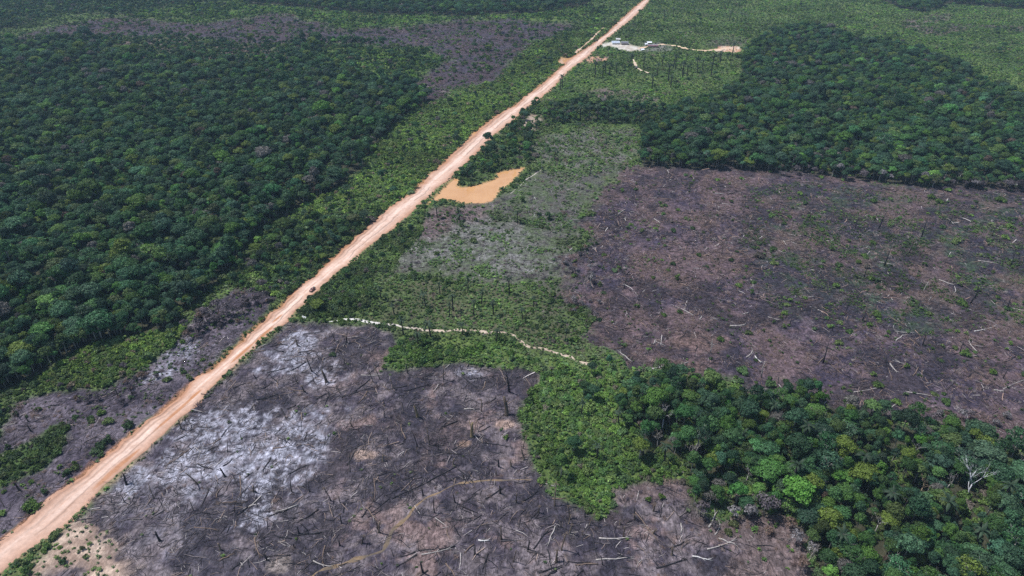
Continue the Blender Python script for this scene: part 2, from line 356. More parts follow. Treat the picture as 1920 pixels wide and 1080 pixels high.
def leaf_material():
    m, nt, p = new_mat('leaves')
    t = N(nt, 'ShaderNodeAttribute', attribute_name='tint', attribute_type='INSTANCER')
    v = N(nt, 'ShaderNodeAttribute', attribute_name='leaf_var')
    c = mixc(nt, 'MULTIPLY', 1.0, t.outputs['Color'], v.outputs['Color'])
    nt.links.new(c, p.inputs['Base Color'])
    p.inputs['Roughness'].default_value = .6; p.inputs['Specular IOR Level'].default_value = .22
    tr = N(nt, 'ShaderNodeBsdfTranslucent'); nt.links.new(c, tr.inputs[0])
    mx = N(nt, 'ShaderNodeMixShader'); mx.inputs[0].default_value = .22
    nt.links.new(p.outputs[0], mx.inputs[1]); nt.links.new(tr.outputs[0], mx.inputs[2])
    nt.links.new(mx.outputs[0], nt.nodes['Material Output'].inputs[0])
    return m
def tinted_wood(name, rough=.9):
    m, nt, p = new_mat(name)
    tc = N(nt, 'ShaderNodeTexCoord')
    t = N(nt, 'ShaderNodeAttribute', attribute_name='tint', attribute_type='INSTANCER')
    n1 = noise(nt, 1.6, 4, .7, 0, tc.outputs['Object'])
    r1 = ramp(nt, n1.outputs[0], [(.3, .55), (.7, 1.4)])
    nt.links.new(mixc(nt, 'MULTIPLY', 1.0, t.outputs['Color'], r1.outputs[0]), p.inputs['Base Color'])
    p.inputs['Roughness'].default_value = rough; p.inputs['Specular IOR Level'].default_value = .2
    return m
def plain(name, col, rough=.7, spec=.3, amount=.25, scale=1.5, metal=0.0):
    m, nt, p = new_mat(name)
    tc = N(nt, 'ShaderNodeTexCoord')
    n1 = noise(nt, scale, 4, .65, 0, tc.outputs['Object'])
    lo = tuple(c * (1 - amount) for c in col); hi = tuple(min(1, c * (1 + amount)) for c in col)
    r1 = ramp(nt, n1.outputs[0], [(.3, lo), (.7, hi)])
    nt.links.new(r1.outputs[0], p.inputs['Base Color'])
    p.inputs['Roughness'].default_value = rough; p.inputs['Specular IOR Level'].default_value = spec; p.inputs['Metallic'].default_value = metal
    return m
M_GROUND = ground_material()
M_ROAD = coloured('road_dirt', 'road_colour', .95, .1, .16, .5)
M_TRACK = coloured('track_dirt', 'road_colour', .95, .1, .25, .9)
M_LEAF = leaf_material()
M_WOOD = tinted_wood('wood_tinted')
M_STICK = coloured('dead_wood', 'wood_colour', .9, .15, .4, 1.2)
M_PALEBARK = plain('pale_bark', (0.40, 0.37, 0.34), .9, .1, .3, 1.2)
M_BARK = plain('bark', (0.30, 0.27, 0.235), .9, .1, .4, 1.2)
def water_material():
    m, nt, p = new_mat('muddy_water')
    tc = N(nt, 'ShaderNodeTexCoord')
    n1 = noise(nt, .08, 4, .6, .8, tc.outputs['Object'])
    r = ramp(nt, n1.outputs[0], [(.3, (.45, .235, .095)), (.7, (.52, .29, .130))])
    nt.links.new(r.outputs[0], p.inputs['Base Color'])
    p.inputs['Roughness'].default_value = .16; p.inputs['Specular IOR Level'].default_value = .4
    n2 = noise(nt, 1.2, 3, .6, 0, tc.outputs['Object'])
    b = N(nt, 'ShaderNodeBump'); b.inputs['Strength'].default_value = .12; b.inputs['Distance'].default_value = .08
    nt.links.new(n2.outputs[0], b.inputs['Height']); nt.links.new(b.outputs[0], p.inputs['Normal'])
    return m
M_WATER = water_material()

# ------------------------------------------------------------------ ground: one sheet to the horizon
def build_ground():
    rows = np.concatenate([np.array([1900, 1600, 1400, 1300, 1220, 1180, 1140]), np.arange(1110, -70, -2.8), np.array([-76, -90, -105, -120, -140, -160, -180, -195, -208.])])
    cols = np.concatenate([np.array([-2600, -1800, -1200, -800, -600, -450, -350, -280, -220, -170, -130]), np.arange(-100, 2022, 3.2), np.array([2050, 2090, 2150, 2220, 2320, 2500, 2800, 3300, 4000, 4700])])
    cx, ry = np.meshgrid(cols, rows)
    x, y = G(cx, ry)
    x = np.concatenate([np.linspace(-2500, 2500, len(cols))[None, :], x]); y = np.concatenate([np.full((1, len(cols)), -2500.0), y])
    R, C = x.shape
    xf, yf = x.ravel(), y.ravel()
    z = heights(xf, yf)
    # colour
    w = fbm(xf, yf, 30, 3, 4) - .5
    w2 = fbm(xf, yf, 6, 8, 3) - .5; w11 = fbm(xf, yf, 11, 7, 3) - .5; w4 = fbm(xf, yf, 4, 8, 3) - .5
    base = fbm(xf, yf, 24, 1, 4)
    col = np.array(GRASS)[None, :] * (1 - base[:, None]) + np.array(GRASS2)[None, :] * base[:, None]
    mot = np.full(len(xf), .55)
    for i, zn in enumerate(Z):
        sd = bb_sd(zn['poly'], xf, yf) + 2.2 * zn['warp'] * w + 1.1 * zn['warp'] * w11 + 1.3 * zn['soft'] * w4
        wt = sstep(-zn['soft'], zn['soft'], sd)
        if not (wt > 0).any(): continue
        m = wt > 0
        n = fbm(xf[m], yf[m], zn['ns'], 40 + i, 5, .62)
        n = sstep(.34, .66, n)
        c = zn['a'][None, :] * (1 - n[:, None]) + zn['b'][None, :] * n[:, None]
        col[m] = col[m] * (1 - wt[m, None]) + c * wt[m, None]
        k = 1.0 if zn['stick'] >= .4 else (.35 if zn['stick'] == 0 and zn['name'].startswith(('farm', 'sandy', 'bare')) else .6)
        mot[m] = mot[m] * (1 - wt[m]) + k * wt[m]
    # white ash where piled wood burnt out; brown and ochre soil showing through the char
    px, py, _ = PX(xf, yf)
    iz = zones_at(xf, yf)
    burn = np.isin(iz, [i for i, zn in enumerate(Z) if zn['name'] in ('burn_south', 'burn_roadside')])
    south0 = iz == ZN_SOUTH
    a = np.zeros(len(xf))
    for bx, by, bw, bh in ASH_BLOBS:
        gx, gy = G(bx, by); gx2, _ = G(bx + bw, by); _, gy2 = G(bx, by - bh)
        a = np.maximum(a, np.exp(-(((xf - gx) / (gx2 - gx)) ** 2 + ((yf - gy) / (gy2 - gy)) ** 2) * .9))
    n = fbm(xf, yf, 5.5, 77, 5, .7)
    a = sstep(.38, .78, a * .78 + (n - .5) * 1.25 + .10) * burn * (a > .02)
    a *= .25 + .75 * sstep(.35, .6, fbm(xf, yf, 2.2, 78, 3))
    gx, gy = G(420, 930); vx, _ = G(600, 930); _, vy = G(420, 830)
    veil = np.exp(-((xf - gx) / (vx - gx)) ** 2 - ((yf - gy) / (vy - gy)) ** 2) * sstep(.35, .65, fbm(xf, yf, 7, 79, 5, .65)) * south0
    col = col * (1 - .42 * veil[:, None]) + np.array((.27, .26, .295))[None, :] * .42 * veil[:, None]
    col = col * (1 - .85 * a[:, None]) + np.array(ASH)[None, :] * .85 * a[:, None]
    south = iz == [i for i, zn in enumerate(Z) if zn['name'] == 'burn_south'][0]
    pk = sstep(.54, .70, fbm(xf, yf, 14, 91, 4, .65)) * south * sstep(560, 700, px)
    col = col * (1 - .6 * pk[:, None]) + np.array((.21, .145, .13))[None, :] * .6 * pk[:, None]
    east = np.isin(iz, [i for i, zn in enumerate(Z) if zn['name'].startswith('burn_east')])
    rk = sstep(.46, .60, fbm(xf, yf, 26, 217, 4, .6) + .06 * sstep(1650, 1150, px)) * east
    col = col * (1 - .6 * rk[:, None]) + np.array((.122, .083, .083))[None, :] * .6 * rk[:, None]
    bk = sstep(.50, .62, fbm(xf, yf, 19, 218, 4, .6)) * (east | south) * (1 - .85 * np.clip(a * 1.6, 0, 1))
    col = col * (1 - .75 * bk[:, None]) + np.array((.026, .024, .034))[None, :] * .75 * bk[:, None]
    for (bx, by, bw, bh, cc, al) in ((685, 852, 26, 10, (.38, .27, .21), .6), (872, 832, 14, 7, (.45, .30, .22), .6), (950, 795, 20, 9, (.38, .26, .2), .6), (520, 1060, 30, 18, (.3, .25, .22), .5), (1310, 640, 60, 22, (.22, .14, .11), .3), (1290, 690, 60, 16, (.22, .14, .11), .3)):
        gx, gy = G(bx, by); gx2, _ = G(bx + bw, by); _, gy2 = G(bx, by - bh)
        q = np.exp(-((xf - gx) / (gx2 - gx)) ** 2 - ((yf - gy) / (gy2 - gy)) ** 2)
        q = sstep(.25, .7, q + (n - .5) * .9) * al
        col = col * (1 - q[:, None]) + np.array(cc)[None, :] * q[:, None]
    # graded soil beside the road
    rd, side = road_dist(xf, yf)
    vg = sstep(3.4, .3, rd + 6 * (fbm(xf, yf, 9, 55, 3) - .5)) * np.where(side < 0, .8, .55)
    vc = np.where(side[:, None] < 0, np.array((.33, .16, .085))[None, :], np.array((.27, .20, .12))[None, :])
    col = col * (1 - vg[:, None]) + vc * vg[:, None]
    for p in PONDS:
        sd = bb_sd(p, xf, yf, 20)
        q = sstep(-2.6, -.2, sd + 2 * w2)
        col = col * (1 - q[:, None]) + np.array((.40, .24, .12))[None, :] * q[:, None]
    i0 = (np.arange(R - 1)[:, None] * C + np.arange(C - 1)[None, :]).ravel()
    faces = np.stack([i0, i0 + 1, i0 + C + 1, i0 + C], 1)
    me = mesh_from('ground', np.stack([xf, yf, z], 1), faces, M_GROUND, True)
    add_attr(me, 'ground_colour', 'FLOAT_COLOR', np.clip(col, .005, .9))
    add_attr(me, 'mottle', 'FLOAT', mot)
    add_obj('ground', me, kind='structure', label='flat cleared land of char, ash, dry litter and green regrowth', category='ground')
build_ground()

# ------------------------------------------------------------------ road
def build_road():
    s = np.concatenate([np.arange(-160, 700, 1.3), np.arange(700, 2700, 3.0)])
    l, r = road_edges(s)
    l = l - 2.2 * np.clip(vnoise(s / 16, s * 0, 13) - .62, 0, 1) * 4 + 2.2 * (vnoise(s / 7, s * 0, 3) - .5) + 1.2 * (vnoise(s / 2.3, s * 0, 4) - .5)
    r = r + 1.8 * np.clip(vnoise(s / 19, s * 0, 15) - .62, 0, 1) * 4 + 1.9 * (vnoise(s / 8, s * 0, 5) - .5) + 1.0 * (vnoise(s / 2.6, s * 0, 6) - .5)
    K = 30
    t = np.linspace(0, 1, K)
    lat = l[:, None] * (1 - t) + r[:, None] * t
    S = np.repeat(s[:, None], K, 1)
    x = A0[0] + RDIR[0] * S + RNOR[0] * lat; y = A0[1] + RDIR[1] * S + RNOR[1] * lat
    T2 = np.repeat(t[None, :], len(s), 0)
    prof = .34 * (1 - np.abs(2 * T2 - 1) ** 4) - .02
    windrow = .22 * np.exp(-((T2 - .13) / .05) ** 2) * sstep(.4, .7, vnoise(S / 20, S * 0, 8))
    ruts = -.05 * (np.exp(-((T2 - .40) / .035) ** 2) + np.exp(-((T2 - .56) / .035) ** 2))
    z = prof + windrow + ruts + .06 * (fbm(x, y, 3, 14, 3) - .5)
    z[:, 0] = z[:, -1] = -.30
    st = fbm(lat * 3.2, S * .10, 4, 61, 4, .6)
    lo = fbm(x, y, 30, 62, 3)
    base = np.array((.44, .275, .200)); pale = np.array((.61, .455, .375)); orange = np.array((.33, .165, .095))
    edge = sstep(.30, .04, T2) * .8 + sstep(.80, .98, T2) * .55
    mid = np.exp(-((T2 - .50 - .08 * (lo - .5)) / .22) ** 2)
    k1 = np.clip(mid * (.30 + 2.2 * (st - .3)), 0, 1)[..., None]
    col = base * (1 - k1) + pale * k1
    k2 = np.clip(edge * (.3 + 1.4 * (1 - st)), 0, 1)[..., None]
    col = col * (1 - k2) + orange * k2
    line = (np.exp(-((T2 - .36) / .02) ** 2) + np.exp(-((T2 - .62) / .025) ** 2) + .8 * np.exp(-((T2 - .18) / .03) ** 2)) * sstep(.35, .6, vnoise(S / 26, S * 0 + 2, 9))
    col = col * (1 - .50 * np.clip(line, 0, 1)[..., None])
    pot = sstep(.62, .74, fbm(x, y, 4.5, 64, 3, .6))[..., None]
    col = col * (1 - .30 * pot) + np.array((.36, .20, .13)) * .30 * pot
    col = col * (.86 + .30 * fbm(lat * 2.0, S * .35, 2.2, 65, 3))[..., None]
    px, py, _ = PX(x, y)
    for (bx, by, ln, wd) in ((332, 772, 16, 1.1), (366, 741, 5, 1.1), (213, 884, 12, 1.5), (247, 856, 5, .8), (495, 628, 9, 1.2), (455, 662, 11, 1.2), (520, 598, 5, .8)):
        gx, gy = G(bx, by); s0, l0 = road_sl(gx, gy)
        q = np.exp(-((S - s0) / ln) ** 2 - ((lat - l0) / wd) ** 2)
        q = sstep(.25, .65, q + .5 * (st - .5))[..., None] * .85
        col = col * (1 - q) + np.array((.36, .155, .065)) * q
    nearer = sstep(140, -40, S)[..., None]           # the nearest stretch is browner and less driven
    col = col * (1 - .45 * nearer) + np.array((.42, .27, .205)) * .45 * nearer
    R = len(s)
    i0 = (np.arange(R - 1)[:, None] * K + np.arange(K - 1)[None, :]).ravel()
    me = mesh_from('dirt_road', np.stack([x.ravel(), y.ravel(), z.ravel()], 1), np.stack([i0, i0 + 1, i0 + K + 1, i0 + K], 1), M_ROAD, True)
    add_attr(me, 'road_colour', 'FLOAT_COLOR', col.reshape(-1, 3))
    add_obj('dirt_road', me, kind='structure', label='long straight unpaved road of pale pink orange earth', category='road')
build_road()

def ribbon(name, line, w0, w1, cols, label, seed, lift=.07, patch=.8):
    seg = np.linalg.norm(np.diff(line, axis=0), axis=1); cum = np.concatenate([[0], np.cumsum(seg)])
    s = np.arange(0, cum[-1], .7 if cum[-1] < 260 else 1.2)
    x = np.interp(s, cum, line[:, 0]); y = np.interp(s, cum, line[:, 1])
    for _ in range(3):
        x[1:-1] = (x[:-2] + 2 * x[1:-1] + x[2:]) / 4; y[1:-1] = (y[:-2] + 2 * y[1:-1] + y[2:]) / 4
    tx = np.gradient(x); ty = np.gradient(y); L = np.hypot(tx, ty) + 1e-9
    nx, ny = ty / L, -tx / L
    f = s / cum[-1]
    w = (w0 + (w1 - w0) * f) * (1 - patch + 2 * patch * vnoise(s / 5, s * 0, seed)) * sstep(0, .02, f) * sstep(1, .97, f) + .08
    off = 1.2 * (vnoise(s / 6, s * 0, seed + 1) - .5)
    K = 7; t = np.linspace(-1, 1, K)
    wl_ = w * (.8 + .5 * vnoise(s / 1.7, s * 0, seed + 2)); wr_ = w * (.8 + .5 * vnoise(s / 1.5, s * 0, seed + 3))
    lat = np.where(t[None, :] < 0, t[None, :] * wl_[:, None], t[None, :] * wr_[:, None]) + off[:, None]
    X = x[:, None] + nx[:, None] * lat; Y = y[:, None] + ny[:, None] * lat
    Zz = heights(X.ravel(), Y.ravel()) + lift
    Zz = Zz.reshape(X.shape); Zz[:, 0] -= lift + .05; Zz[:, -1] -= lift + .05
    n = sstep(.3, .7, fbm(X, Y, 6, seed + 5, 3))[..., None]
    col = np.array(cols[0]) * (1 - n) + np.array(cols[1]) * n
    if len(cols) > 2:
        k = sstep(.45, .05, f)[:, None, None]
        col = col * (1 - k) + np.array(cols[2]) * k
    R = len(s)
    i0 = (np.arange(R - 1)[:, None] * K + np.arange(K - 1)[None, :]).ravel()
    me = mesh_from(name, np.stack([X.ravel(), Y.ravel(), Zz.ravel()], 1), np.stack([i0, i0 + K, i0 + K + 1, i0 + 1], 1), M_TRACK, True)
    add_attr(me, 'road_colour', 'FLOAT_COLOR', col.reshape(-1, 3))
    add_obj(name, me, kind='structure', label=label, category='path')
ribbon('sand_path', TRACK_SAND, .75, 1.1, [(.46, .37, .29), (.28, .21, .16), (.58, .56, .54)], 'winding white sand path between palm field and burnt clearing', 101, .10, .55)
ribbon('clay_trail', TRACK_OCHRE, .9, .35, [(.20, .14, .085), (.11, .088, .068)], 'narrow ochre trail across the charred field', 111)
ribbon('farm_track', TRACK_FARM, 2.4, 3.6, [(.50, .34, .23), (.62, .45, .32)], 'tan earth track leading away from the farmstead', 121, .1)
ribbon('side_track', TRACK_SIDE, 1.6, 1.6, [(.55, .40, .32), (.45, .28, .19)], 'thin pale track running beside the far road', 131, .1)
ribbon('foot_path', TRACK_FOOT, 1.6, 1.8, [(.58, .46, .36), (.50, .38, .28)], 'short hooked bare path among the far palms', 141, .1)
ribbon('sand_trail', TRACK_TRAIL, .5, .4, [(.40, .36, .32), (.28, .25, .22)], 'faint grey trail curving round the muddy pond', 151)

def build_pond(poly, label):
    c = poly.mean(0)
    # a sheet of water wider than the basin; the banks cut its outline
    sdx = np.linspace(poly[:, 0].min() - 3, poly[:, 0].max() + 3, 60); sdy = np.linspace(poly[:, 1].min() - 3, poly[:, 1].max() + 3, 60)
    X, Y = np.meshgrid(sdx, sdy)
    sd = poly_sd(poly, X.ravel(), Y.ravel()).reshape(X.shape)
    keep = sd > -3.2
    idx = -np.ones(X.shape, int); idx[keep] = np.arange(keep.sum())
    f = []
    for i in range(59):
        for j in range(59):
            q = (idx[i, j], idx[i, j + 1], idx[i + 1, j + 1], idx[i + 1, j])
            if min(q) >= 0: f.append(q)
    me = mesh_from('pond_water', np.stack([X[keep], Y[keep], np.full(keep.sum(), -.5)], 1), f, M_WATER, True)
    add_obj('pond_water', me, kind='structure', label=label, category='water')
build_pond(POND, 'opaque orange brown pond beside the road')
build_pond(POND2, 'tiny orange pool beside the far road')
build_pond(POND3, 'thin orange puddle on the scrub side of the road')

# ------------------------------------------------------------------ building blocks for plants and wood
def rand_unit(n, r):
    v = r.normal(size=(n, 3)); return v / np.linalg.norm(v, axis=1)[:, None]
def leaf_cards(P, Nn, size, r, var):
    """quads at P facing roughly Nn"""
    n = len(P)
    Nn = Nn + .55 * rand_unit(n, r); Nn /= np.linalg.norm(Nn, axis=1)[:, None]
    a = np.cross(Nn, rand_unit(n, r)); a /= np.linalg.norm(a, axis=1)[:, None] + 1e-9
    b = np.cross(Nn, a)
    s = size * np.exp(r.normal(0, .25, n))
    a = a * s[:, None] * .62; b = b * s[:, None] * .46
    lift = Nn * (s * .18)[:, None]
    V = np.stack([P - a, P - b + lift, P + a, P + b + lift], 1).reshape(-1, 3)
    F = np.arange(4 * n).reshape(n, 4)
    return V, F, np.repeat(var, 4)
ICO_V, ICO_F = None, None
def ico():
    global ICO_V, ICO_F
    if ICO_V is None:
        t = (1 + 5 ** .5) / 2
        v = np.array([(-1,t,0),(1,t,0),(-1,-t,0),(1,-t,0),(0,-1,t),(0,1,t),(0,-1,-t),(0,1,-t),(t,0,-1),(t,0,1),(-t,0,-1),(-t,0,1)], float)
        v /= np.linalg.norm(v, axis=1)[:, None]
        f = [(0,11,5),(0,5,1),(0,1,7),(0,7,10),(0,10,11),(1,5,9),(5,11,4),(11,10,2),(10,7,6),(7,1,8),(3,9,4),(3,4,2),(3,2,6),(3,6,8),(3,8,9),(4,9,5),(2,4,11),(6,2,10),(8,6,7),(9,8,1)]
        ICO_V, ICO_F = v, np.array(f)
    return ICO_V, ICO_F
def crown_mesh(name, seed, R, H0, H1, lobes, leaves, leaf, flat=.75, spread=1.0, core=.80):
    """leaf clumps over many uneven lobes; R crown radius, H0..H1 height range"""
    r = np.random.default_rng(seed)
    Vs, Fs, As, off = [], [], [], 0
    ph = r.uniform(0, 6.28)
    for k in range(lobes):
        rr = R * math.sqrt((k + .35) / lobes) * .72 * spread
        an = ph + k * 2.399 + r.normal(0, .25)
        lr = R * r.uniform(.30, .50) * (1.15 if k == 0 else 1)
        hz = H1 - lr * flat - (H1 - H0) * (.10 + .62 * (rr / R) ** 1.6) * r.uniform(.5, 1.25)
        c = np.array([rr * math.cos(an), rr * math.sin(an), max(hz, H0 + lr * .4)])
        n = int(leaves / lobes * (lr / (R * .4)) ** 2)
        d = rand_unit(n * 2, r)
        d = d[d[:, 2] > -.45 + .3 * r.uniform(size=len(d))][:n]
        bump = 1 + .20 * np.sin(d[:, 0] * 5 + k) * np.sin(d[:, 1] * 6 + 2 * k) + r.normal(0, .10, len(d))
        P = c + d * np.array([lr, lr, lr * flat]) * bump[:, None]
        lv = r.uniform(.82, 1.20)
        var = lv * np.exp(r.normal(0, .20, len(P)))
        V, F, A = leaf_cards(P, d, leaf, r, var)
        Vs.append(V); Fs.append(F + off); As.append(A); off += len(V)
        if core > 0:
            iv, if_ = ico()
            W = c + iv * np.array([lr, lr, lr * flat]) * core * (1 + .15 * r.normal(size=(12, 1)))
            q = np.concatenate([if_, if_[:, 2:3]], 1)
            Vs.append(W); Fs.append(np.stack([if_[:, 0], if_[:, 1], if_[:, 2], if_[:, 2]], 1) * 0 + if_[:, [0, 1, 2, 2]] + off); As.append(np.full(12, lv * .85)); off += 12
    V = np.concatenate(Vs); F = np.concatenate(Fs); A = np.concatenate(As)
    # faces: quads for leaves, triangles for the inner mass
    me = bpy.data.meshes.new(name)
    faces = [tuple(q) if q[2] != q[3] else tuple(q[:3]) for q in F.tolist()]
    me.from_pydata(V.tolist(), [], faces)
    me.materials.append(M_LEAF)
    add_attr(me, 'leaf_var', 'FLOAT_COLOR', np.repeat(A[:, None], 3, 1))
    return me
def tube(pts, rad, k=5):
    """one tapered bent tube"""
    pts = np.asarray(pts, float); n = len(pts)
    V = []; F = []
    for i in range(n):
        d = pts[min(i + 1, n - 1)] - pts[max(i - 1, 0)]
        d = d / (np.linalg.norm(d) + 1e-9)
        u = np.cross(d, (0.31, .92, .2) if abs(d[1]) < .9 else (1, 0, 0)); u /= np.linalg.norm(u); w = np.cross(d, u)
        for j in range(k):
            a = 2 * math.pi * j / k
            V.append(pts[i] + rad[i] * (math.cos(a) * u + math.sin(a) * w))
    for i in range(n - 1):
        for j in range(k):
            F.append((i * k + j, i * k + (j + 1) % k, (i + 1) * k + (j + 1) % k, (i + 1) * k + j))
    F.append(tuple(range(k - 1, -1, -1))); F.append(tuple(range((n - 1) * k, n * k)))
    return V, F
def tubes_mesh(name, tubes, mat, k=5):
    V, F = [], []
    for pts, rad in tubes:
        v, f = tube(pts, rad, k); o = len(V)
        V += [tuple(p) for p in v]; F += [tuple(i + o for i in q) for q in f]
    me = bpy.data.meshes.new(name); me.from_pydata(V, [], F); me.materials.append(mat)
    for p in me.polygons: p.use_smooth = len(p.vertices) == 4
    return me
def branch_tubes(seed, base, top, r0, levels, n0, spread, length):
    """trunk with forking bare limbs"""
    r = np.random.default_rng(seed)
    out = []
    base = np.array(base, float); top = np.array(top, float)
    pts = [base + (top - base) * t + np.array([r.normal(0, .12), r.normal(0, .12), 0]) * (t > 0) * np.linalg.norm(top - base) * .1 for t in (0, .3, .6, 1)]
    out.append((pts, [r0 * 1.25, r0, r0 * .85, r0 * .6]))
    def grow(p, d, L, rad, lev):
        for _ in range(n0 if lev == levels else r.integers(2, 4)):
            dd = d + spread * rand_unit(1, r)[0]; dd[2] = abs(dd[2]) * .8 + .15; dd /= np.linalg.norm(dd)
            q1 = p + dd * L * .5 + r.normal(0, .06 * L, 3); q2 = p + dd * L * r.uniform(.8, 1.15)
            out.append(([p, q1, q2], [rad, rad * .75, rad * .35]))
            if lev > 1: grow(q2 if r.uniform() < .6 else q1, dd, L * .66, rad * .5, lev - 1)
    grow(pts[-1], (top - base) / np.linalg.norm(top - base), length, r0 * .6, levels)
    return out

# prototypes: crown + trunk
TREE_SPEC = [  # R, H0, H1, lobes, leaves, leaf, flat, spread
    (4.2, 6.0, 13.0, 11, 1700, .62, .72, 1.0),
    (4.8, 8.5, 14.0, 14, 1900, .62, .50, 1.1),
    (3.4, 5.0, 14.5, 10, 1400, .58, .95, .85),
    (4.4, 6.0, 12.5, 9, 1600, .66, .70, 1.15),
    (3.0, 5.0, 11.0, 7, 1100, .55, .80, 1.0),
    (5.2, 8.0, 16.0, 16, 2200, .66, .62, 1.05),
    (4.0, 7.0, 14.0, 10, 850, .50, .60, 1.2),
]
TREES = []
for i, (R_, H0_, H1_, lb, lv, lf, fl, sp_) in enumerate(TREE_SPEC):
    cm = crown_mesh('tree_crown', 300 + i, R_, H0_, H1_, lb, lv, lf, fl, sp_, 0 if i == 6 else .80)
    r = np.random.default_rng(70 + i)
    top = H0_ + (H1_ - H0_) * .45
    tb = [([(0, 0, -.6), (r.normal(0, .2), r.normal(0, .2), top * .5), (0, 0, top)], [.30, .22, .15])]
    for j in range(4):
        a = j * 1.57 + r.uniform(0, 1); tb.append(([(0, 0, top * .72), (math.cos(a) * R_ * .28, math.sin(a) * R_ * .28, top * .95), (math.cos(a) * R_ * .55, math.sin(a) * R_ * .55, top * 1.18)], [.13, .09, .05]))
    if i == 6: tb = branch_tubes(1500, (0, 0, -.6), (.3, .2, 7.5), .26, 3, 5, .8, 3.4)
    tm = tubes_mesh('tree_trunk', tb, M_PALEBARK if i == 6 else M_BARK, 4 if i == 6 else 5)
    TREES.append((cm, tm, R_, H1_))
BUSH = [crown_mesh('bush_crown', 400 + i, R_, -.1, H_, lb, lv, lf, .72, 1.1, .75) for i, (R_, H_, lb, lv, lf) in enumerate([(1.7, 2.1, 6, 260, .52), (1.3, 1.9, 4, 190, .48), (2.1, 2.4, 8, 330, .55), (1.5, 2.7, 5, 240, .50)])]
def tuft_mesh(seed, n=16, R=.75, H=.75):
    r = np.random.default_rng(seed)
    P = np.stack([r.normal(0, R * .5, n), r.normal(0, R * .5, n), r.uniform(.1, H, n)], 1)
    V, F, A = leaf_cards(P, np.tile((0, 0, 1.0), (n, 1)), .62, r, np.exp(r.normal(0, .25, n)))
    me = mesh_from('tuft_leaves', V, F, M_LEAF); add_attr(me, 'leaf_var', 'FLOAT_COLOR', np.repeat(A[:, None], 3, 1)); return me
TUFT = [tuft_mesh(500 + i) for i in range(3)]
def brush_mesh(seed, n=34, R=1.6, H=1.5):
    r = np.random.default_rng(seed); V = []; F = []
    for _ in range(n):
        a = r.uniform(0, 6.28); e = r.uniform(.05, 1.1); L = r.uniform(.5, 1.0)
        p0 = np.array([r.normal(0, R * .25), r.normal(0, R * .25), r.uniform(0, .3)])
        d = np.array([math.cos(a) * math.cos(e) * R, math.sin(a) * math.cos(e) * R, math.sin(e) * H]) * L
        p1 = p0 + d; w = np.cross(d, rand_unit(1, r)[0]); w = w / np.linalg.norm(w) * r.uniform(.03, .085)
        w2 = np.cross(d, w); w2 = w2 / np.linalg.norm(w2) * np.linalg.norm(w)
        o = len(V); V += [p0 + w, p0 - .5 * w + w2, p0 - .5 * w - w2, p1]
        F += [(o, o + 1, o + 3), (o + 1, o + 2, o + 3), (o + 2, o, o + 3)]
        for q in (.55, .8):
            b0 = p0 + d * q; b1 = b0 + .45 * np.linalg.norm(d) * (d / np.linalg.norm(d) + .9 * rand_unit(1, r)[0]) * .7
            o = len(V); V += [b0 + w * .6, b0 - .6 * w, b1]; F += [(o, o + 1, o + 2)]
    return mesh_from('brush_twigs', np.array(V), F, M_WOOD)
BRUSH = [brush_mesh(600 + i) for i in range(4)]

PROTO = {}
def proto_obj(key, me):
    """mesh holder that the scattered masses draw from (not placed in the scene itself)"""
    if key not in PROTO:
        PROTO[key] = bpy.data.objects.new(key, me)
    return PROTO[key]

def scatter(name, P, rotz, tilt, scl, pick, tint, protos, kind, label, category):
    me = bpy.data.meshes.new(name); me.vertices.add(len(P)); me.vertices.foreach_set('co', np.asarray(P, np.float32).ravel())
    add_attr(me, 'rot', 'FLOAT_VECTOR', np.stack([tilt[:, 0], tilt[:, 1], rotz], 1)); add_attr(me, 'scl', 'FLOAT_VECTOR', scl)
    add_attr(me, 'pick', 'INT', pick); add_attr(me, 'tint', 'FLOAT_COLOR', tint)
    ob = add_obj(name, me, kind=kind, label=label, category=category)
    g = bpy.data.node_groups.new(name + '_growth', 'GeometryNodeTree')
    g.interface.new_socket('Geometry', in_out='INPUT', socket_type='NodeSocketGeometry')
    g.interface.new_socket('Geometry', in_out='OUTPUT', socket_type='NodeSocketGeometry')
    gi = g.nodes.new('NodeGroupInput'); go = g.nodes.new('NodeGroupOutput')
    join = g.nodes.new('GeometryNodeJoinGeometry')
    for pl in reversed(protos):
        j2 = g.nodes.new('GeometryNodeJoinGeometry')
        for p in pl:
            oi = g.nodes.new('GeometryNodeObjectInfo'); oi.inputs['Object'].default_value = p
            g.links.new(oi.outputs['Geometry'], j2.inputs[0])
        ti = g.nodes.new('GeometryNodeGeometryToInstance'); g.links.new(j2.outputs[0], ti.inputs[0]); g.links.new(ti.outputs[0], join.inputs[0])
    iop = g.nodes.new('GeometryNodeInstanceOnPoints')
    g.links.new(gi.outputs[0], iop.inputs['Points']); g.links.new(join.outputs[0], iop.inputs['Instance'])
    iop.inputs['Pick Instance'].default_value = True
    for nm, ty, sock in (('rot', 'FLOAT_VECTOR', 'Rotation'), ('scl', 'FLOAT_VECTOR', 'Scale'), ('pick', 'INT', 'Instance Index')):
        na = g.nodes.new('GeometryNodeInputNamedAttribute'); na.data_type = ty; na.inputs['Name'].default_value = nm
        g.links.new(na.outputs['Attribute'], iop.inputs[sock])
    g.links.new(iop.outputs[0], go.inputs[0])
    md = ob.modifiers.new('growth', 'NODES'); md.node_group = g
    return ob

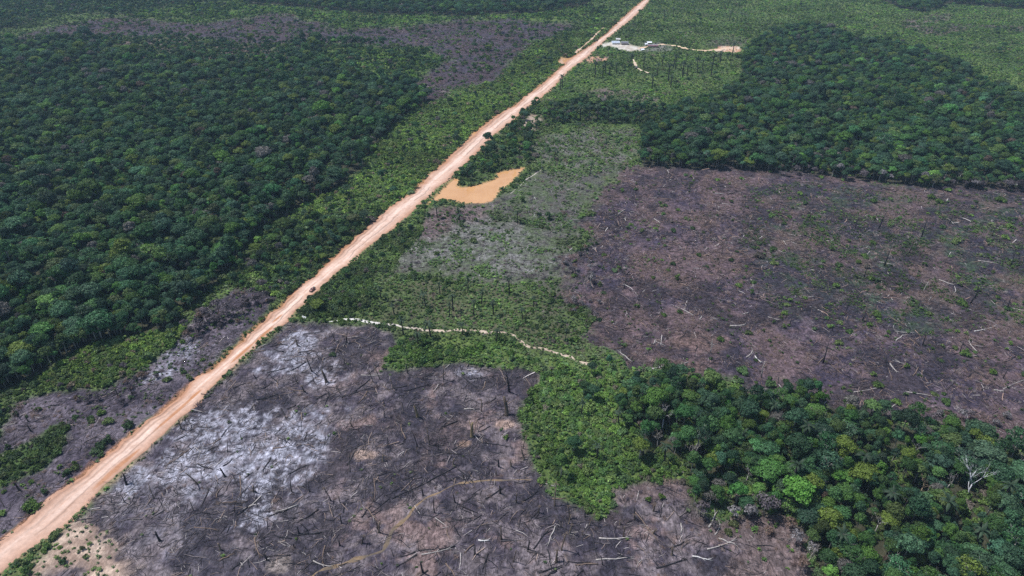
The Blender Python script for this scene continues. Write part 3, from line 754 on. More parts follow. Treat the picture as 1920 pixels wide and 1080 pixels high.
def candidates(near, far, seed, margin=260, dmax=1e9, ymax_px=1200):
    """jittered points over the land in view; wider apart with distance"""
    r = np.random.default_rng(seed)
    X, Y = [], []
    bands = [(60, 480), (480, 800), (800, 1200), (1200, 1950)]
    for b, (y0, y1) in enumerate(bands):
        sp_ = near + (far - near) * (b / 3.0)
        xm = .80 * y1 + 170
        gx, gy = np.meshgrid(np.arange(-xm, xm, sp_), np.arange(y0, y1, sp_ * .866))
        gx = gx + (np.arange(gx.shape[0])[:, None] % 2) * sp_ * .5
        gx = gx + r.uniform(-.42, .42, gx.shape) * sp_; gy = gy + r.uniform(-.42, .42, gy.shape) * sp_
        px, py, dp = PX(gx, gy)
        m = (px > -margin) & (px < 1920 + margin) & (py > -74) & (py < ymax_px) & (dp < dmax)
        X.append(gx[m]); Y.append(gy[m])
    return np.concatenate(X), np.concatenate(Y)
ZP = {k: np.array([z[k] for z in Z] + [dict(tree=0.0, shrub=.35, tuft=.7, brush=.03, stick=.02)[k]]) for k in ('tree', 'shrub', 'tuft', 'brush', 'stick')}
ZNAME = [z['name'] for z in Z] + ['open_growth']
def clear_of_ways(x, y, pad_road=.8, pad_track=1.2):
    rd, _ = road_dist(x, y)
    ok = rd > pad_road
    for i, t in enumerate(TRACKS):
        ok &= line_d(t, x, y) > pad_track + (0, 0, 4.0, 2.0, 2.0, 0)[i]
    for p in PONDS:
        ok &= bb_sd(p, x, y, 20) < -.6
    return ok
FARM_CLEAR = GP([(1128,74),(1245,74),(1245,99),(1128,99)])

GREENS = np.array([(.038,.092,.030),(.033,.082,.034),(.050,.110,.030),(.041,.092,.042),(.062,.100,.030),(.033,.075,.040),(.066,.132,.026),(.046,.096,.048)])
def tree_tints(n, r):
    c = 1.12 * GREENS[r.integers(0, len(GREENS), n)] * np.exp(r.normal(0, .27, (n, 1))) * np.exp(r.normal(0, .07, (n, 3)))
    u = r.uniform(size=n)
    c[u < .022] = np.array((.125, .118, .105)) * np.exp(r.normal(0, .15, ((u < .022).sum(), 1)))       # greyish, half bare
    c[(u > .03) & (u < .035)] = (.11, .080, .060)
    c[(u > .045) & (u < .085)] = (.115, .165, .030)
    return c

# ------------------------------------------------------------------ trees: everything that stands, then the nearest as individuals
r = np.random.default_rng(21)
tx, ty = candidates(3.9, 5.5, 31)
tz = zones_at(tx, ty)
dens = ZP['tree'][tz] * np.where(ZP['tree'][tz] >= 1, np.where(fbm(tx, ty, 14, 201, 2) < .34, .35, .93), 1)
BARES = [(1242,806,0,1.15,(.50,.48,.50),'bare white umbrella shaped tree'),(1814,930,1,1.35,(.55,.55,.57),'bare white forked tree'),(1772,920,2,1.1,(.5,.46,.44),'bare pale small tree'),(1293,868,2,1.3,(.42,.38,.34),'bare grey tree'),(1303,866,2,1.4,(.45,.40,.36),'bare grey tree'),(1232,838,2,1.1,(.44,.40,.36),'bare grey tree'),(1398,905,2,1.0,(.48,.45,.42),'bare pale small tree'),(1470,800,2,1.0,(.3,.27,.25),'bare brown tree'),(1722,930,2,1.2,(.38,.28,.2),'bare brown tree'),(1905,890,2,1.2,(.5,.48,.46),'bare pale tree'),(1510,1060,1,.8,(.40,.35,.30),'bare grey forked tree'),(1640,1000,2,1.1,(.5,.47,.44),'bare pale tree'),(1712,860,2,1.1,(.45,.43,.4),'bare pale tree'),(1075,1010,2,.6,(.3,.25,.2),'bare brown small tree'),(900,490,2,.7,(.5,.47,.45),'bare white small tree'),(1100,545,1,.8,(.42,.38,.34),'bare grey forked tree'),(1092,573,2,1.0,(.34,.30,.28),'bare grey tree'),(1205,700,2,.9,(.36,.32,.3),'bare grey tree'),(1560,332,2,1.3,(.42,.38,.34),'bare grey tree'),(1795,345,2,1.3,(.45,.41,.37),'bare grey tree'),(1320,310,2,1.3,(.4,.37,.34),'bare grey tree'),(1015,316,2,.9,(.5,.48,.46),'bare white small tree'),(1107,334,2,.9,(.42,.4,.38),'bare grey tree')]
for _b in BARES[:14]:
    _x, _y = G(_b[0], _b[1])
    dens = np.where((np.abs(tx - _x) < 3.6) & (ty < _y + 4) & (ty > _y - (11 if _b[2] < 2 else 6)), 0, dens)
keep = (r.uniform(size=len(tx)) < dens) & clear_of_ways(tx, ty, 2.5, 2.5) & (bb_sd(FARM_CLEAR, tx, ty) < 0)
tx, ty, tz = tx[keep], ty[keep], tz[keep]
nT = len(tx)
tpick = r.choice(7, nT, p=[.20, .15, .16, .17, .19, .06, .07])
tscl = np.exp(r.normal(0, .34, nT)) * .70
emerg = r.uniform(size=nT) < .035
tscl = np.where(emerg, 1.25 * np.exp(r.normal(0, .1, nT)), np.clip(tscl, .42, 1.3))
tscl *= np.where(fbm(tx, ty, 40, 203, 2) > .5, 1.06, .94)
gz = ZNAME.index('grove'); tscl = np.where(tz == gz, tscl * .86, tscl)
pale_ = (tz == gz) & (r.uniform(size=nT) < .10); tpick = np.where(pale_, 6, tpick)
low = np.isin(tz, [i for i, n in enumerate(ZNAME) if ZP['tree'][i] < .6])
tscl = np.where(low, tscl * .72, tscl)
tsz = (.45 * tscl + .55 * .84 * np.where(low, .7, 1)) * r.uniform(.66, 1.28, nT) * np.where(emerg, 1.2, 1)
trot = r.uniform(0, 6.28, nT)
ttint = tree_tints(nT, r)
th = heights(tx, ty)
tpx, tpy, tdep = PX(tx, ty, 8)
inview = (tpx > -20) & (tpx < 1940) & (tpy > -10) & (tpy < 1110)
size = np.where(inview, tscl * np.array([s[0] for s in TREE_SPEC])[tpick] / tdep, 0)
# individuals: the 300 that show largest
order = np.argsort(-size)
IND = np.zeros(nT, bool); IND[order[:300]] = True
protos_tree = [[proto_obj('tree_crown_%s' % 'abcdefg'[i], TREES[i][0]), proto_obj('tree_trunk_%s' % 'abcdefg'[i], TREES[i][1])] for i in range(7)]
def mass(name, m, label):
    scatter(name, np.stack([tx[m], ty[m], th[m] - .1], 1), trot[m], np.zeros((m.sum(), 2)), np.stack([tscl[m], tscl[m], tsz[m]], 1), tpick[m], ttint[m], protos_tree, 'stuff', label, 'forest')
west = np.array([ZNAME[i] in ('forest_west', 'open_wood', 'scrub_strip_tall', 'scrub_west', 'scrub_roadside_b', 'scrub_strip', 'bright_scrub') for i in tz])
far = np.array([ZNAME[i] in ('far_scrub_west', 'far_wood_north', 'far_wood_east', 'scrub_north', 'burn_northwest') for i in tz])
mass('forest', ~IND & west, 'dense dark green forest west of the dirt road')
mass('forest', ~IND & far, 'distant dark woods along the top of the view')
mass('forest', ~IND & ~west & ~far, 'green forest block behind the large brown clearing')
print('trees', nT)
INDIVIDUAL_TREES = [(tx[i], ty[i], th[i] - .1, trot[i], tscl[i], tsz[i], tpick[i], ttint[i], tz[i]) for i in order[:300]]

# ------------------------------------------------------------------ undergrowth, tufts, dry brush
def masses():
    r = np.random.default_rng(44)
    x, y = candidates(2.5, 5.6, 51)
    z = zones_at(x, y)
    clump = fbm(x, y, 16, 205, 3)
    p = ZP['shrub'][z]
    p = np.where(p < .9, p * np.clip((clump - .30) / .2, .12, 2.0), p)
    k = (r.uniform(size=len(x)) < p) & clear_of_ways(x, y, .9, 1.4) & (bb_sd(FARM_CLEAR, x, y) < 0)
    x, y, z = x[k], y[k], z[k]; n = len(x)
    _, _, dp = PX(x, y)
    s = np.exp(r.normal(0, .25, n)) * (.75 + .55 * np.clip((dp - 350) / 900, 0, 1))
    s *= np.where(np.isin(z, [ZNAME.index('scrub_strip_tall'), ZNAME.index('verge_bush_mass'), ZNAME.index('verge_scrub')]), 1.3, 1)
    s *= np.where(np.isin(z, [ZNAME.index('palm_field'), ZNAME.index('pasture_north'), ZNAME.index('pasture_east'), ZNAME.index('dry_field')]), .75, 1)
    pal = np.array([(.060,.105,.030),(.075,.125,.030),(.050,.090,.032),(.090,.140,.035),(.065,.100,.045),(.085,.115,.040)])
    t = pal[r.integers(0, 6, n)] * np.exp(r.normal(0, .15, (n, 1))) * (.95 + .55 * fbm(x, y, 20, 207, 3))[:, None]
    gr = r.uniform(size=n) < .04; t[gr] = (.14, .12, .10)
    st_ = np.isin(z, [ZNAME.index('scrub_strip'), ZNAME.index('scrub_west')]); t[st_] *= np.array((1.5, 1.45, 1.15))
    bright = np.isin(z, [ZNAME.index(q) for q in ('pasture_north', 'pasture_east', 'bright_scrub', 'scrub_north')] + [len(ZNAME) - 1]); t[bright] *= np.array((1.32, 1.48, .92))
    t *= (.78 + .68 * sstep(.3, .7, fbm(x, y, 45, 219, 4)))[:, None]
    lush = np.isin(z, [ZNAME.index('scrub_grove_side'), ZNAME.index('scrub_south_of_track')]); t[lush] *= np.array((1.02, 1.12, .92))
    P = np.stack([x, y, heights(x, y) - .1], 1)
    protos = [[proto_obj('bush_crown_%s' % 'abcd'[i], BUSH[i])] for i in range(4)]
    scatter('undergrowth', P, r.uniform(0, 6.28, n), r.normal(0, .08, (n, 2)), np.stack([s, s, s * r.uniform(.8, 1.25, n)], 1), r.integers(0, 4, n), t, protos, 'stuff', 'low leafy green regrowth covering the ground beside road and clearings', 'undergrowth')
    print('undergrowth', n)
    # low herbs and grass
    x, y = candidates(1.7, 4.6, 61)
    z = zones_at(x, y)
    rd, side = road_dist(x, y)
    verge = (side > 0) & (rd > .3) & (rd < 3.2) & (fbm(x, y, 9, 209, 2) > .42)
    p = ZP['tuft'][z]
    burn = np.array([ZNAME[i].startswith(('burn', 'dry', 'pale')) for i in range(len(ZNAME))])[z]
    cl = fbm(x, y, 11, 211, 3)
    p = np.where(burn, p * np.clip((cl - .46) / .10, 0, 3.0), p)
    k = ((r.uniform(size=len(x)) < p) | (verge & (r.uniform(size=len(x)) < .6))) & clear_of_ways(x, y, .0, .35)
    x, y, z = x[k], y[k], z[k]; n = len(x)
    _, _, dp = PX(x, y)
    s = np.exp(r.normal(0, .25, n)) * (.8 + .9 * np.clip((dp - 300) / 900, 0, 1))
    t = pal[r.integers(0, 6, n)] * np.exp(r.normal(0, .2, (n, 1)))
    bz = np.array([q.startswith('burn') for q in ZNAME])[z]; t[bz] *= .62; s = np.where(bz, s * .85, s)
    dry = fbm(x, y, 18, 213, 3) > .56
    t[dry] = t[dry] * .6 + np.array((.10, .095, .065)) * .4
    t *= (.85 + .75 * sstep(.3, .7, fbm(x, y, 45, 219, 4)))[:, None] * np.array((1.0, 1.1, .95))
    P = np.stack([x, y, heights(x, y)], 1)
    scatter('grass', P, r.uniform(0, 6.28, n), r.normal(0, .1, (n, 2)), np.stack([s, s, s], 1), r.integers(0, 3, n), t, [[proto_obj('tuft_leaves_%s' % 'abc'[i], TUFT[i])] for i in range(3)], 'stuff', 'grass and herbs over pasture, verges and old clearings', 'grass')
    print('grass', n)
    # dead brush
    x, y = candidates(2.6, 6.0, 71)
    z = zones_at(x, y)
    cl = fbm(x, y, 13, 215, 3)
    p = ZP['brush'][z] * np.clip((cl - .38) / .14, .06, 1.8)
    k = (r.uniform(size=len(x)) < p) & clear_of_ways(x, y, 1.0, 1.0)
    x, y, z = x[k], y[k], z[k]; n = len(x)
    _, _, dp = PX(x, y)
    s = np.exp(r.normal(0, .3, n)) * (.8 + .7 * np.clip((dp - 300) / 900, 0, 1))
    pal2 = np.array([(.14,.112,.13),(.085,.070,.088),(.19,.135,.12),(.22,.19,.19),(.14,.098,.092),(.055,.046,.060)])
    t = pal2[r.integers(0, 6, n)] * np.exp(r.normal(0, .2, (n, 1)))
    warm = sstep(.46, .60, fbm(x, y, 26, 217, 4, .6))[:, None]; burnt_ = sstep(.50, .62, fbm(x, y, 19, 218, 4, .6))[:, None]
    t = t * (1 - .55 * warm) + np.array((.22, .155, .125)) * .55 * warm
    t = t * (1 - .65 * burnt_) + np.array((.036, .032, .045)) * .65 * burnt_
    P = np.stack([x, y, heights(x, y) - .05], 1)
    scatter('brushwood_litter', P, r.uniform(0, 6.28, n), r.normal(0, .15, (n, 2)), np.stack([s, s, s * .8], 1), r.integers(0, 4, n), t, [[proto_obj('brush_twigs_%s' % 'abcd'[i], BRUSH[i])] for i in range(4)], 'stuff', 'grey and brown dead brush left over the burnt clearings', 'brushwood')
    print('brush', n)
masses()

def sticks(name, zones, n_target, seed, palette, weights, label):
    r = np.random.default_rng(seed)
    x, y = candidates(1.15, 2.6, seed + 1, margin=120, dmax=1250)
    z = zones_at(x, y)
    ok = np.isin(z, [ZNAME.index(q) for q in zones]) & clear_of_ways(x, y, .6, .6)
    x, y, z = x[ok], y[ok], z[ok]
    pile = fbm(x, y, 9, seed + 2, 3)
    p = ZP['stick'][z] * np.clip((pile - .3) / .25, .15, 2)
    p *= n_target / p.sum()
    k = r.uniform(size=len(x)) < p
    x, y = x[k], y[k]; n = len(x)
    ang = fbm(x, y, 12, seed + 3, 2) * 9 + r.normal(0, .7, n)
    L = np.exp(r.normal(.75, .55, n)); L = np.clip(L, .6, 9)
    w = np.clip(.030 + .017 * L * np.exp(r.normal(0, .35, n)), .04, .24)
    _, _, dp = PX(x, y); w *= np.clip(dp / 380, 1, 1.8)
    d = np.stack([np.cos(ang), np.sin(ang), r.normal(0, .10, n)], 1)
    c = np.stack([x, y, heights(x, y) + w * .9 + .04], 1)
    side = np.stack([-np.sin(ang), np.cos(ang), 0 * ang], 1); up = np.tile((0, 0, 1.0), (n, 1))
    bend = side * (L * r.normal(0, .07, n))[:, None]
    rings = []
    for t, q, bq in ((-.5, 1.0, 0), (0.05, .85, 1), (.5, .4, 0)):
        m = c + d * (L * t)[:, None] + bend * bq
        for a in (0, 2.094, 4.189):
            rings.append(m + (side * math.cos(a + .5) + up * math.sin(a + .5)) * (w * q)[:, None])
    V = np.stack(rings, 1).reshape(-1, 3)
    base = np.arange(n)[:, None, None] * 9
    f = []
    for rg in (0, 3):
        for j in range(3):
            f.append((rg + j, rg + (j + 1) % 3, rg + 3 + (j + 1) % 3, rg + 3 + j))
    F = (base + np.array(f)[None]).reshape(-1, 4)
    me = mesh_from(name, V, F, M_STICK, True)
    pal = np.array(palette); col = pal[r.choice(len(pal), n, p=weights)] * np.exp(r.normal(0, .2, (n, 1)))
    add_attr(me, 'wood_colour', 'FLOAT_COLOR', np.repeat(col, 9, 0))
    add_obj(name, me, kind='stuff', label=label, category='debris')
    print(name, n)
sticks('charred_debris', ['burn_south', 'burn_notch', 'brush_east_of_burn', 'burn_roadside'], 22000, 801,
       [(.022,.020,.024),(.05,.045,.05),(.13,.11,.11),(.24,.18,.15),(.42,.38,.36)], [.38, .28, .20, .10, .04], 'charred sticks and branches lying all over the black field')
sticks('slash_debris', ['burn_east', 'burn_east_green'], 34000, 821,
       [(.022,.020,.025),(.07,.055,.06),(.17,.13,.12),(.28,.19,.15),(.46,.42,.40)], [.32, .27, .21, .15, .05], 'felled branches and sticks strewn over the large brown clearing')
sticks('dry_debris', ['dry_field', 'pale_debris', 'grey_clearing', 'brown_bank', 'burn_northwest'], 9000, 841,
       [(.07,.06,.06),(.16,.145,.14),(.28,.26,.25),(.48,.46,.45)], [.30, .32, .28, .10], 'bleached sticks scattered over the dry grey clearing')


# ------------------------------------------------------------------ individuals: names, places, labels
ORD = ['first', 'second', 'third', 'fourth', 'fifth', 'sixth', 'seventh', 'eighth', 'ninth', 'tenth', 'eleventh', 'twelfth', 'thirteenth', 'fourteenth', 'fifteenth', 'sixteenth', 'seventeenth', 'eighteenth', 'nineteenth', 'twentieth']
PLACES = [(500,835,'in the white ash'),(330,860,'between road and white ash'),(555,672,'in grey ash below the sand path'),(650,650,'under the start of the sand path'),
 (690,730,'in black field under the sand path'),(830,725,'below the palm field'),(690,850,'by the tan soil patch'),(800,820,'in the upper black field'),(890,800,'around the thick broken stump'),(955,770,'beside the tall dead pole'),
 (990,870,'against the scrub edge'),(250,950,'near the sandy lot'),(420,1030,'at the bottom under the ash'),(600,930,'just past the ash'),(600,1050,'at the bottom beside ochre trail'),(720,1010,'by the bend of ochre trail'),
 (860,950,'in the middle of black field'),(840,1060,'at the bottom of black field'),(1000,980,'in black field below the scrub'),(1060,1050,'at the bottom below the scrub'),(1160,985,'under the tip of the scrub'),(1240,1050,'left of the crossed pale logs'),(1350,1020,'around the crossed pale logs'),(1420,1060,'in brush against the grove'),
 (1220,915,'in the burnt notch'),(1110,480,'at the west edge of brown clearing'),(1200,380,'in the brown clearing near the pond field'),(1330,345,'just below the forest edge'),(1560,370,'below the middle forest edge'),(1830,395,'below the far right forest edge'),
 (1250,500,'in the reddish west of brown clearing'),(1420,470,'in the middle of brown clearing'),(1640,480,'in the greenish east of brown clearing'),(1840,500,'by the right edge of brown clearing'),(1180,620,'in the lower west of brown clearing'),(1330,640,'in the reddish lower clearing'),(1500,640,'in the lower middle of brown clearing'),(1700,650,'in the lower east of brown clearing'),(1880,660,'in the lower right of brown clearing'),(1300,690,'just above the grove'),(1600,750,'above the grove middle'),(1850,790,'above the grove right end'),
 (870,460,'in the dry grey field'),(1010,400,'in the upper dry field'),(820,395,'on the brown bank under the pond'),(1090,280,'in the grey clearing'),(890,320,'on the pond islet'),(960,270,'between road and grey clearing'),
 (800,570,'in the palm field near the road'),(900,575,'in the middle of the palm field'),(1000,590,'in the east of the palm field'),(760,630,'on the sand path start'),(870,632,'under the sand path'),(1050,650,'by the sand path end'),(640,560,'by the road above the sand path'),
 (1130,140,'in the far pasture beside the road'),(1190,128,'by the hooked foot path'),(1250,140,'in the middle of the far pasture'),(1310,130,'in the far pasture by the forest'),(1120,205,'in the palm wood strip'),(1220,205,'in the palm wood near the forest'),(1260,60,'behind the farmstead'),(1050,170,'by the far road edge'),
 (450,560,'in the scorched thicket by the road'),(370,620,'in the scorched thicket corner'),(200,750,'in the burnt strip left of road'),(60,800,'by the left edge scrub'),(80,930,'in the burnt strip at lower left'),(300,720,'in the burnt strip near the road'),
 (1185,745,'at the west tip of grove'),(1270,740,'in the upper west of grove'),(1340,780,'in the west of grove'),(1420,800,'in the upper middle of grove'),(1330,880,'by the scrub side of grove'),(1420,910,'by the scorched trees of grove'),(1500,860,'in the middle of grove'),(1590,820,'under the upper edge of grove'),(1680,830,'in the upper east of grove'),(1600,920,'in the heart of grove'),(1530,990,'in the lower west of grove'),(1640,1020,'at the bottom of grove'),(1740,900,'left of the forked white tree'),(1820,900,'around the forked white tree'),(1890,900,'by the right edge of grove'),(1740,1010,'in the lower east of grove'),(1860,1020,'in the lower right corner of grove'),(1800,840,'by the upper right edge of grove'),
 (60,640,'in the forest near left edge'),(150,600,'in the forest above the left scrub'),(250,600,'in the forest corner by burnt strip'),(60,720,'at the forest tip on left edge'),(250,660,'in the left scrub'),(30,560,'in the left forest interior'),(330,560,'in the forest behind scorched thicket'),
 (1700,330,'along the eastern forest edge'),(1850,340,'along the forest edge by right border'),(1560,322,'along the middle of the forest edge'),(1300,312,'along the western forest edge')]
_PA = np.array([(p[0], p[1]) for p in PLACES], float)
def place(px, py):
    d = (_PA[:, 0] - px) ** 2 + (1.8 * (_PA[:, 1] - py)) ** 2
    return PLACES[int(np.argmin(d))][2]
REG = []
def register(ob, look, px, py, where=None):
    REG.append((ob, look, where or place(px, py), px))
def finish_labels():
    by = {}
    for e in REG: by.setdefault((e[1], e[2]), []).append(e)
    for (look, where), es in by.items():
        es.sort(key=lambda e: e[3])
        for i, e in enumerate(es):
            t = look + ' ' + where
            if len(es) > 1:
                t += ', ' + ('leftmost' if i == 0 else 'rightmost' if i == len(es) - 1 else ORD[min(i, 19)] + ' from left')
            w = t.split()
            e[0]['label'] = t
def root(name, x, y, z, rz, scl, category, group, tilt=(0, 0)):
    e = bpy.data.objects.new(name, None); coll.objects.link(e)
    e.empty_display_size = .5
    e.location = (x, y, z); e.rotation_euler = (tilt[0], tilt[1], rz); e.scale = scl
    e['category'] = category; e['group'] = group
    return e
def child(name, me, parent, tint=None):
    c = bpy.data.objects.new(name, me); coll.objects.link(c); c.parent = parent
    if tint is not None: c['tint'] = [float(tint[0]), float(tint[1]), float(tint[2]), 1.0]
    return c
def ground_at(px, py):
    x, y = G(px, py); x = float(x); y = float(y)
    return x, y, float(heights(np.array([x]), np.array([y]))[0])

# --- trees
SHAPES = ['rounded', 'flat topped', 'tall narrow', 'loose', 'small round', 'broad', 'sparse pale limbed']
def tint_word(t):
    r_, g_, b_ = t
    if r_ > g_ * .95: return 'greyish brown' if r_ < g_ * 1.3 else 'reddish brown'
    if g_ > .14: return 'yellow green'
    if b_ > .55 * g_: return 'bluish green'
    if r_ > .70 * g_: return 'olive green'
    return 'bright green' if g_ > .105 else ('dark green' if g_ < .08 else 'green')
for (x, y, z, rz, sc, sz, pk, tint, zi) in INDIVIDUAL_TREES:
    e = root('canopy_tree', x, y, z, rz, (sc, sc, sz), 'tree', 'large trees nearest the camera')
    child('trunk', TREES[pk][1], e); child('crown', TREES[pk][0], e, tint)
    px, py, _ = PX(x, y, TREE_SPEC[pk][2] * sz)
    register(e, '%s %s tree' % (SHAPES[pk], tint_word(tint)), float(px), float(py))

# --- charred standing stems
def stem_proto(seed, h, r0, jag, lean):
    r = np.random.default_rng(seed)
    pts = [(0, 0, -.3)] + [(lean * h * t * t + r.normal(0, .06), r.normal(0, .06), h * t) for t in (.08, .35, .7, 1)]
    tr = tubes_mesh('stem_trunk', [(pts, [r0 * 1.9, r0 * 1.25, r0, r0 * .9, r0 * .75])], M_WOOD, 7)
    p = pts[-1]
    sn = tubes_mesh('stem_snag', [([(p[0] + r0 * .3, p[1], p[2] - .3), (p[0] + r0 * .5 + .1, p[1], p[2] + jag * .6), (p[0] + r0 * .2 + .2, p[1] + .1, p[2] + jag)], [r0 * .55, r0 * .4, r0 * .08])], M_WOOD, 5)
    q = pts[3]
    br = tubes_mesh('stem_branch', [([q, (q[0] + .7, q[1] + .3, q[2] + .5), (q[0] + 1.1, q[1] + .5, q[2] + 1.2)], [r0 * .5, r0 * .35, r0 * .12])], M_WOOD, 4)
    return tr, sn, br, p
def fronds_mesh(seed, n, L, droop, width):
    r = np.random.default_rng(seed); V = []; F = []
    for k in range(n):
        a = k * 6.283 / n + r.normal(0, .25); el = r.uniform(.1, 1.0); ln = L * r.uniform(.75, 1.15)
        p = np.zeros(3); d = np.array([math.cos(a) * math.cos(el), math.sin(a) * math.cos(el), math.sin(el)])
        side = np.array([-math.sin(a), math.cos(a), 0])
        o = len(V); m = 5
        for i in range(m + 1):
            wd = width * math.sin(math.pi * min(.97, .12 + .85 * i / m))
            V += [p - side * wd + np.array([0, 0, -.35 * wd]), p + np.array([0, 0, .02]), p + side * wd + np.array([0, 0, -.35 * wd])]
            p = p + d * ln / m; d = d + np.array([0, 0, -droop]); d /= np.linalg.norm(d)
        for i in range(m):
            b = o + i * 3
            F += [(b, b + 1, b + 4, b + 3), (b + 1, b + 2, b + 5, b + 4)]
    return V, F
def frond_obj_mesh(name, seed, n, L, droop, width, at):
    V, F = fronds_mesh(seed, n, L, droop, width)
    me = mesh_from(name, np.array(V) + np.array(at), F, M_LEAF)
    add_attr(me, 'leaf_var', 'FLOAT_COLOR', np.random.default_rng(seed).uniform(.75, 1.3, (len(V), 1)).repeat(3, 1)); return me
STEMS = [stem_proto(900 + i, h, r0, jg, ln) for i, (h, r0, jg, ln) in enumerate([(5.5, .30, 1.2, .05), (7.0, .22, .8, .16), (4.2, .42, .9, -.03), (6.2, .20, .6, -.18), (3.2, .28, .7, .1)])]
BURNT_FRONDS = [frond_obj_mesh('burnt_fronds', 940 + i, 6, 1.7, .55, .16, STEMS[i][3]) for i in range(5)]
STUMPS = [(783,781,1.3),(885,818,1.5),(782,838,.9),(805,834,1.0),(950,778,1.9),(935,874,.9),(958,874,.7),(982,861,1.0),(981,840,.9),(853,941,.8),(815,961,.9),(710,998,1.0),(940,1011,.9),(1053,1032,1.1),(1043,1054,1.0),(793,1074,1.0),(938,924,.9),(968,941,.8),(1040,948,1.2),(1068,974,.9),(963,1054,.8),(1190,971,1.0),(902,771,.8),(718,864,.7),
 (237,908,1.0),(288,934,.9),(370,908,1.2),(422,894,.9),(547,921,.9),(620,938,.9),(340,804,.9),(427,848,.7),(300,1014,.9),(413,1031,.7),(580,921,.6),(233,941,.6),
 (585,696,1.2),(612,716,1.3),(712,711,1.0),(699,716,.8),(832,711,1.0),(765,701,.9),(558,649,.9),(558,719,.7),(570,734,.8),(637,736,.8),(738,728,.7),(628,640,.8),(650,643,.8),
 (1068,1000,.8),(1105,985,.8),(1225,1000,.7),(1260,1040,.8),(720,760,.7),(660,800,.6),(850,870,.7),(760,890,.6),(700,940,.7),(890,1040,.8),(640,980,.7),(560,1000,.7),(500,1050,.7),(350,960,.6),(440,960,.6),(990,1030,.8),(1130,1060,.8),(870,900,.6),(1010,960,.7)]
rs = np.random.default_rng(77)
for _ in range(60):
    u = rs.uniform(); px = rs.uniform(330, 1300); py = rs.uniform(640, 1075)
    x, y = G(px, py)
    if ZNAME[int(zones_at(np.array([x]), np.array([y]))[0])] == 'burn_south': STUMPS.append((px, py, rs.uniform(.4, .8)))
for _ in range(26):
    px = rs.uniform(0, 500); py = rs.uniform(560, 1000)
    x, y = G(px, py); x = float(x); y = float(y)
    if ZNAME[int(zones_at(np.array([x]), np.array([y]))[0])] == 'burn_roadside' and float(road_dist(np.array([x]), np.array([y]))[0][0]) > 3: STUMPS.append((px, py, rs.uniform(.5, .9)))
for i, (px, py, sc) in enumerate(STUMPS):
    k = 2 if sc >= 1.3 else int(rs.integers(0, 5))
    x, y, z = ground_at(px, py)
    sc *= (1.3 if k != 4 else 1.7)
    tilt = rs.normal(0, .10, 2)
    e = root('charred_stump', x, y, z, rs.uniform(0, 6.28), (sc * .85, sc * .85, sc), 'stump', 'charred stems standing in the burnt fields', tilt)
    tone = int(rs.integers(0, 4)); tint = [(.030, .027, .030), (.045, .036, .034), (.085, .065, .050), (.15, .115, .085)][tone]
    if (px, py) in ((783, 781), (885, 818)): tint = (.17, .13, .075)
    child('trunk', STEMS[k][0], e, tint)
    form = int(rs.integers(0, 3))
    if form == 0: child('snag', STEMS[k][1], e, (.20, .16, .13))
    elif form == 1: child('branch', STEMS[k][2], e, tint)
    else: child('fronds', BURNT_FRONDS[k], e, (.10, .075, .06))
    hgt = 'tall' if sc * (5.5, 7, 4.2, 6.2, 3.2)[k] > 7.5 else 'short' if sc * (5.5, 7, 4.2, 6.2, 3.2)[k] < 4.4 else 'mid height'
    register(e, '%s %s %s' % (hgt, ['black', 'black', 'dark brown', 'brown'][tone], ['broken stump', 'forked stump', 'palm stump'][form]), px, py)

# tall thin black poles left standing in the brown clearing
POLES = [(1648,428,1.7,0),(1728,444,1.7,0),(1895,498,1.3,0),(1887,581,1.3,0),(1820,568,1.6,0),(1828,560,1.3,0),(1620,521,1.2,0),(1658,498,1.6,0),(1353,478,.8,0),(1617,602,1.5,1),(1543,681,1.6,0),(1730,648,1.2,0),(1587,582,.9,0),(1705,474,1.0,0),(1603,428,1.0,0),(1332,662,1.0,2),(1730,548,1.0,2),(1427,708,1.3,2),(1385,470,.7,0),(1250,420,.8,0),(1460,400,.9,0),(1520,450,.8,0),(1780,420,1.1,0),(1860,440,1.0,0),(1240,560,.7,1),(1420,560,.8,0),(1480,610,.9,0),(1660,680,.8,1),(1800,660,.9,0),(1880,710,.9,0),(1280,480,.7,1),(1560,620,.8,0),(1170,540,1.2,1),(1110,590,1.0,1),(1108,540,1.3,2),(955,735,1.9,0),(1090,480,1.0,1)]
POLE = []
for i in range(3):
    r = np.random.default_rng(970 + i); h = 9.0
    pts = [(0, 0, -.3)] + [(.5 * t * t + r.normal(0, .12), r.normal(0, .12), h * t) for t in (.3, .6, 1)]
    q = pts[2]
    POLE.append((tubes_mesh('pole_trunk', [(pts, [.26, .19, .14, .05])], M_WOOD, 6), tubes_mesh('pole_branch', [([q, (q[0] + .6, q[1] + .2, q[2] + .9), (q[0] + 1.0, q[1] + .6, q[2] + 2.0)], [.09, .06, .02]), ([pts[1], (pts[1][0] - .5, .3, pts[1][2] + .8)], [.08, .02])], M_WOOD, 4)))
for px, py, sc, tone in POLES:
    x, y, z = ground_at(px, py); k = int(rs.integers(0, 3))
    e = root('dead_pole', x, y, z, rs.uniform(0, 6.28), (sc * 1.2, sc * 1.2, sc), 'dead tree', 'bare poles standing in the clearings', rs.normal(0, .07, 2))
    tint = [(.028, .026, .032), (.09, .07, .065), (.42, .38, .34)][tone]
    child('trunk', POLE[k][0], e, tint); child('branch', POLE[k][1], e, tint)
    register(e, '%s %s dead pole' % ('tall' if sc > 1.15 else 'short' if sc < .85 else 'slender', ['black', 'brown', 'pale'][tone]), px, py)

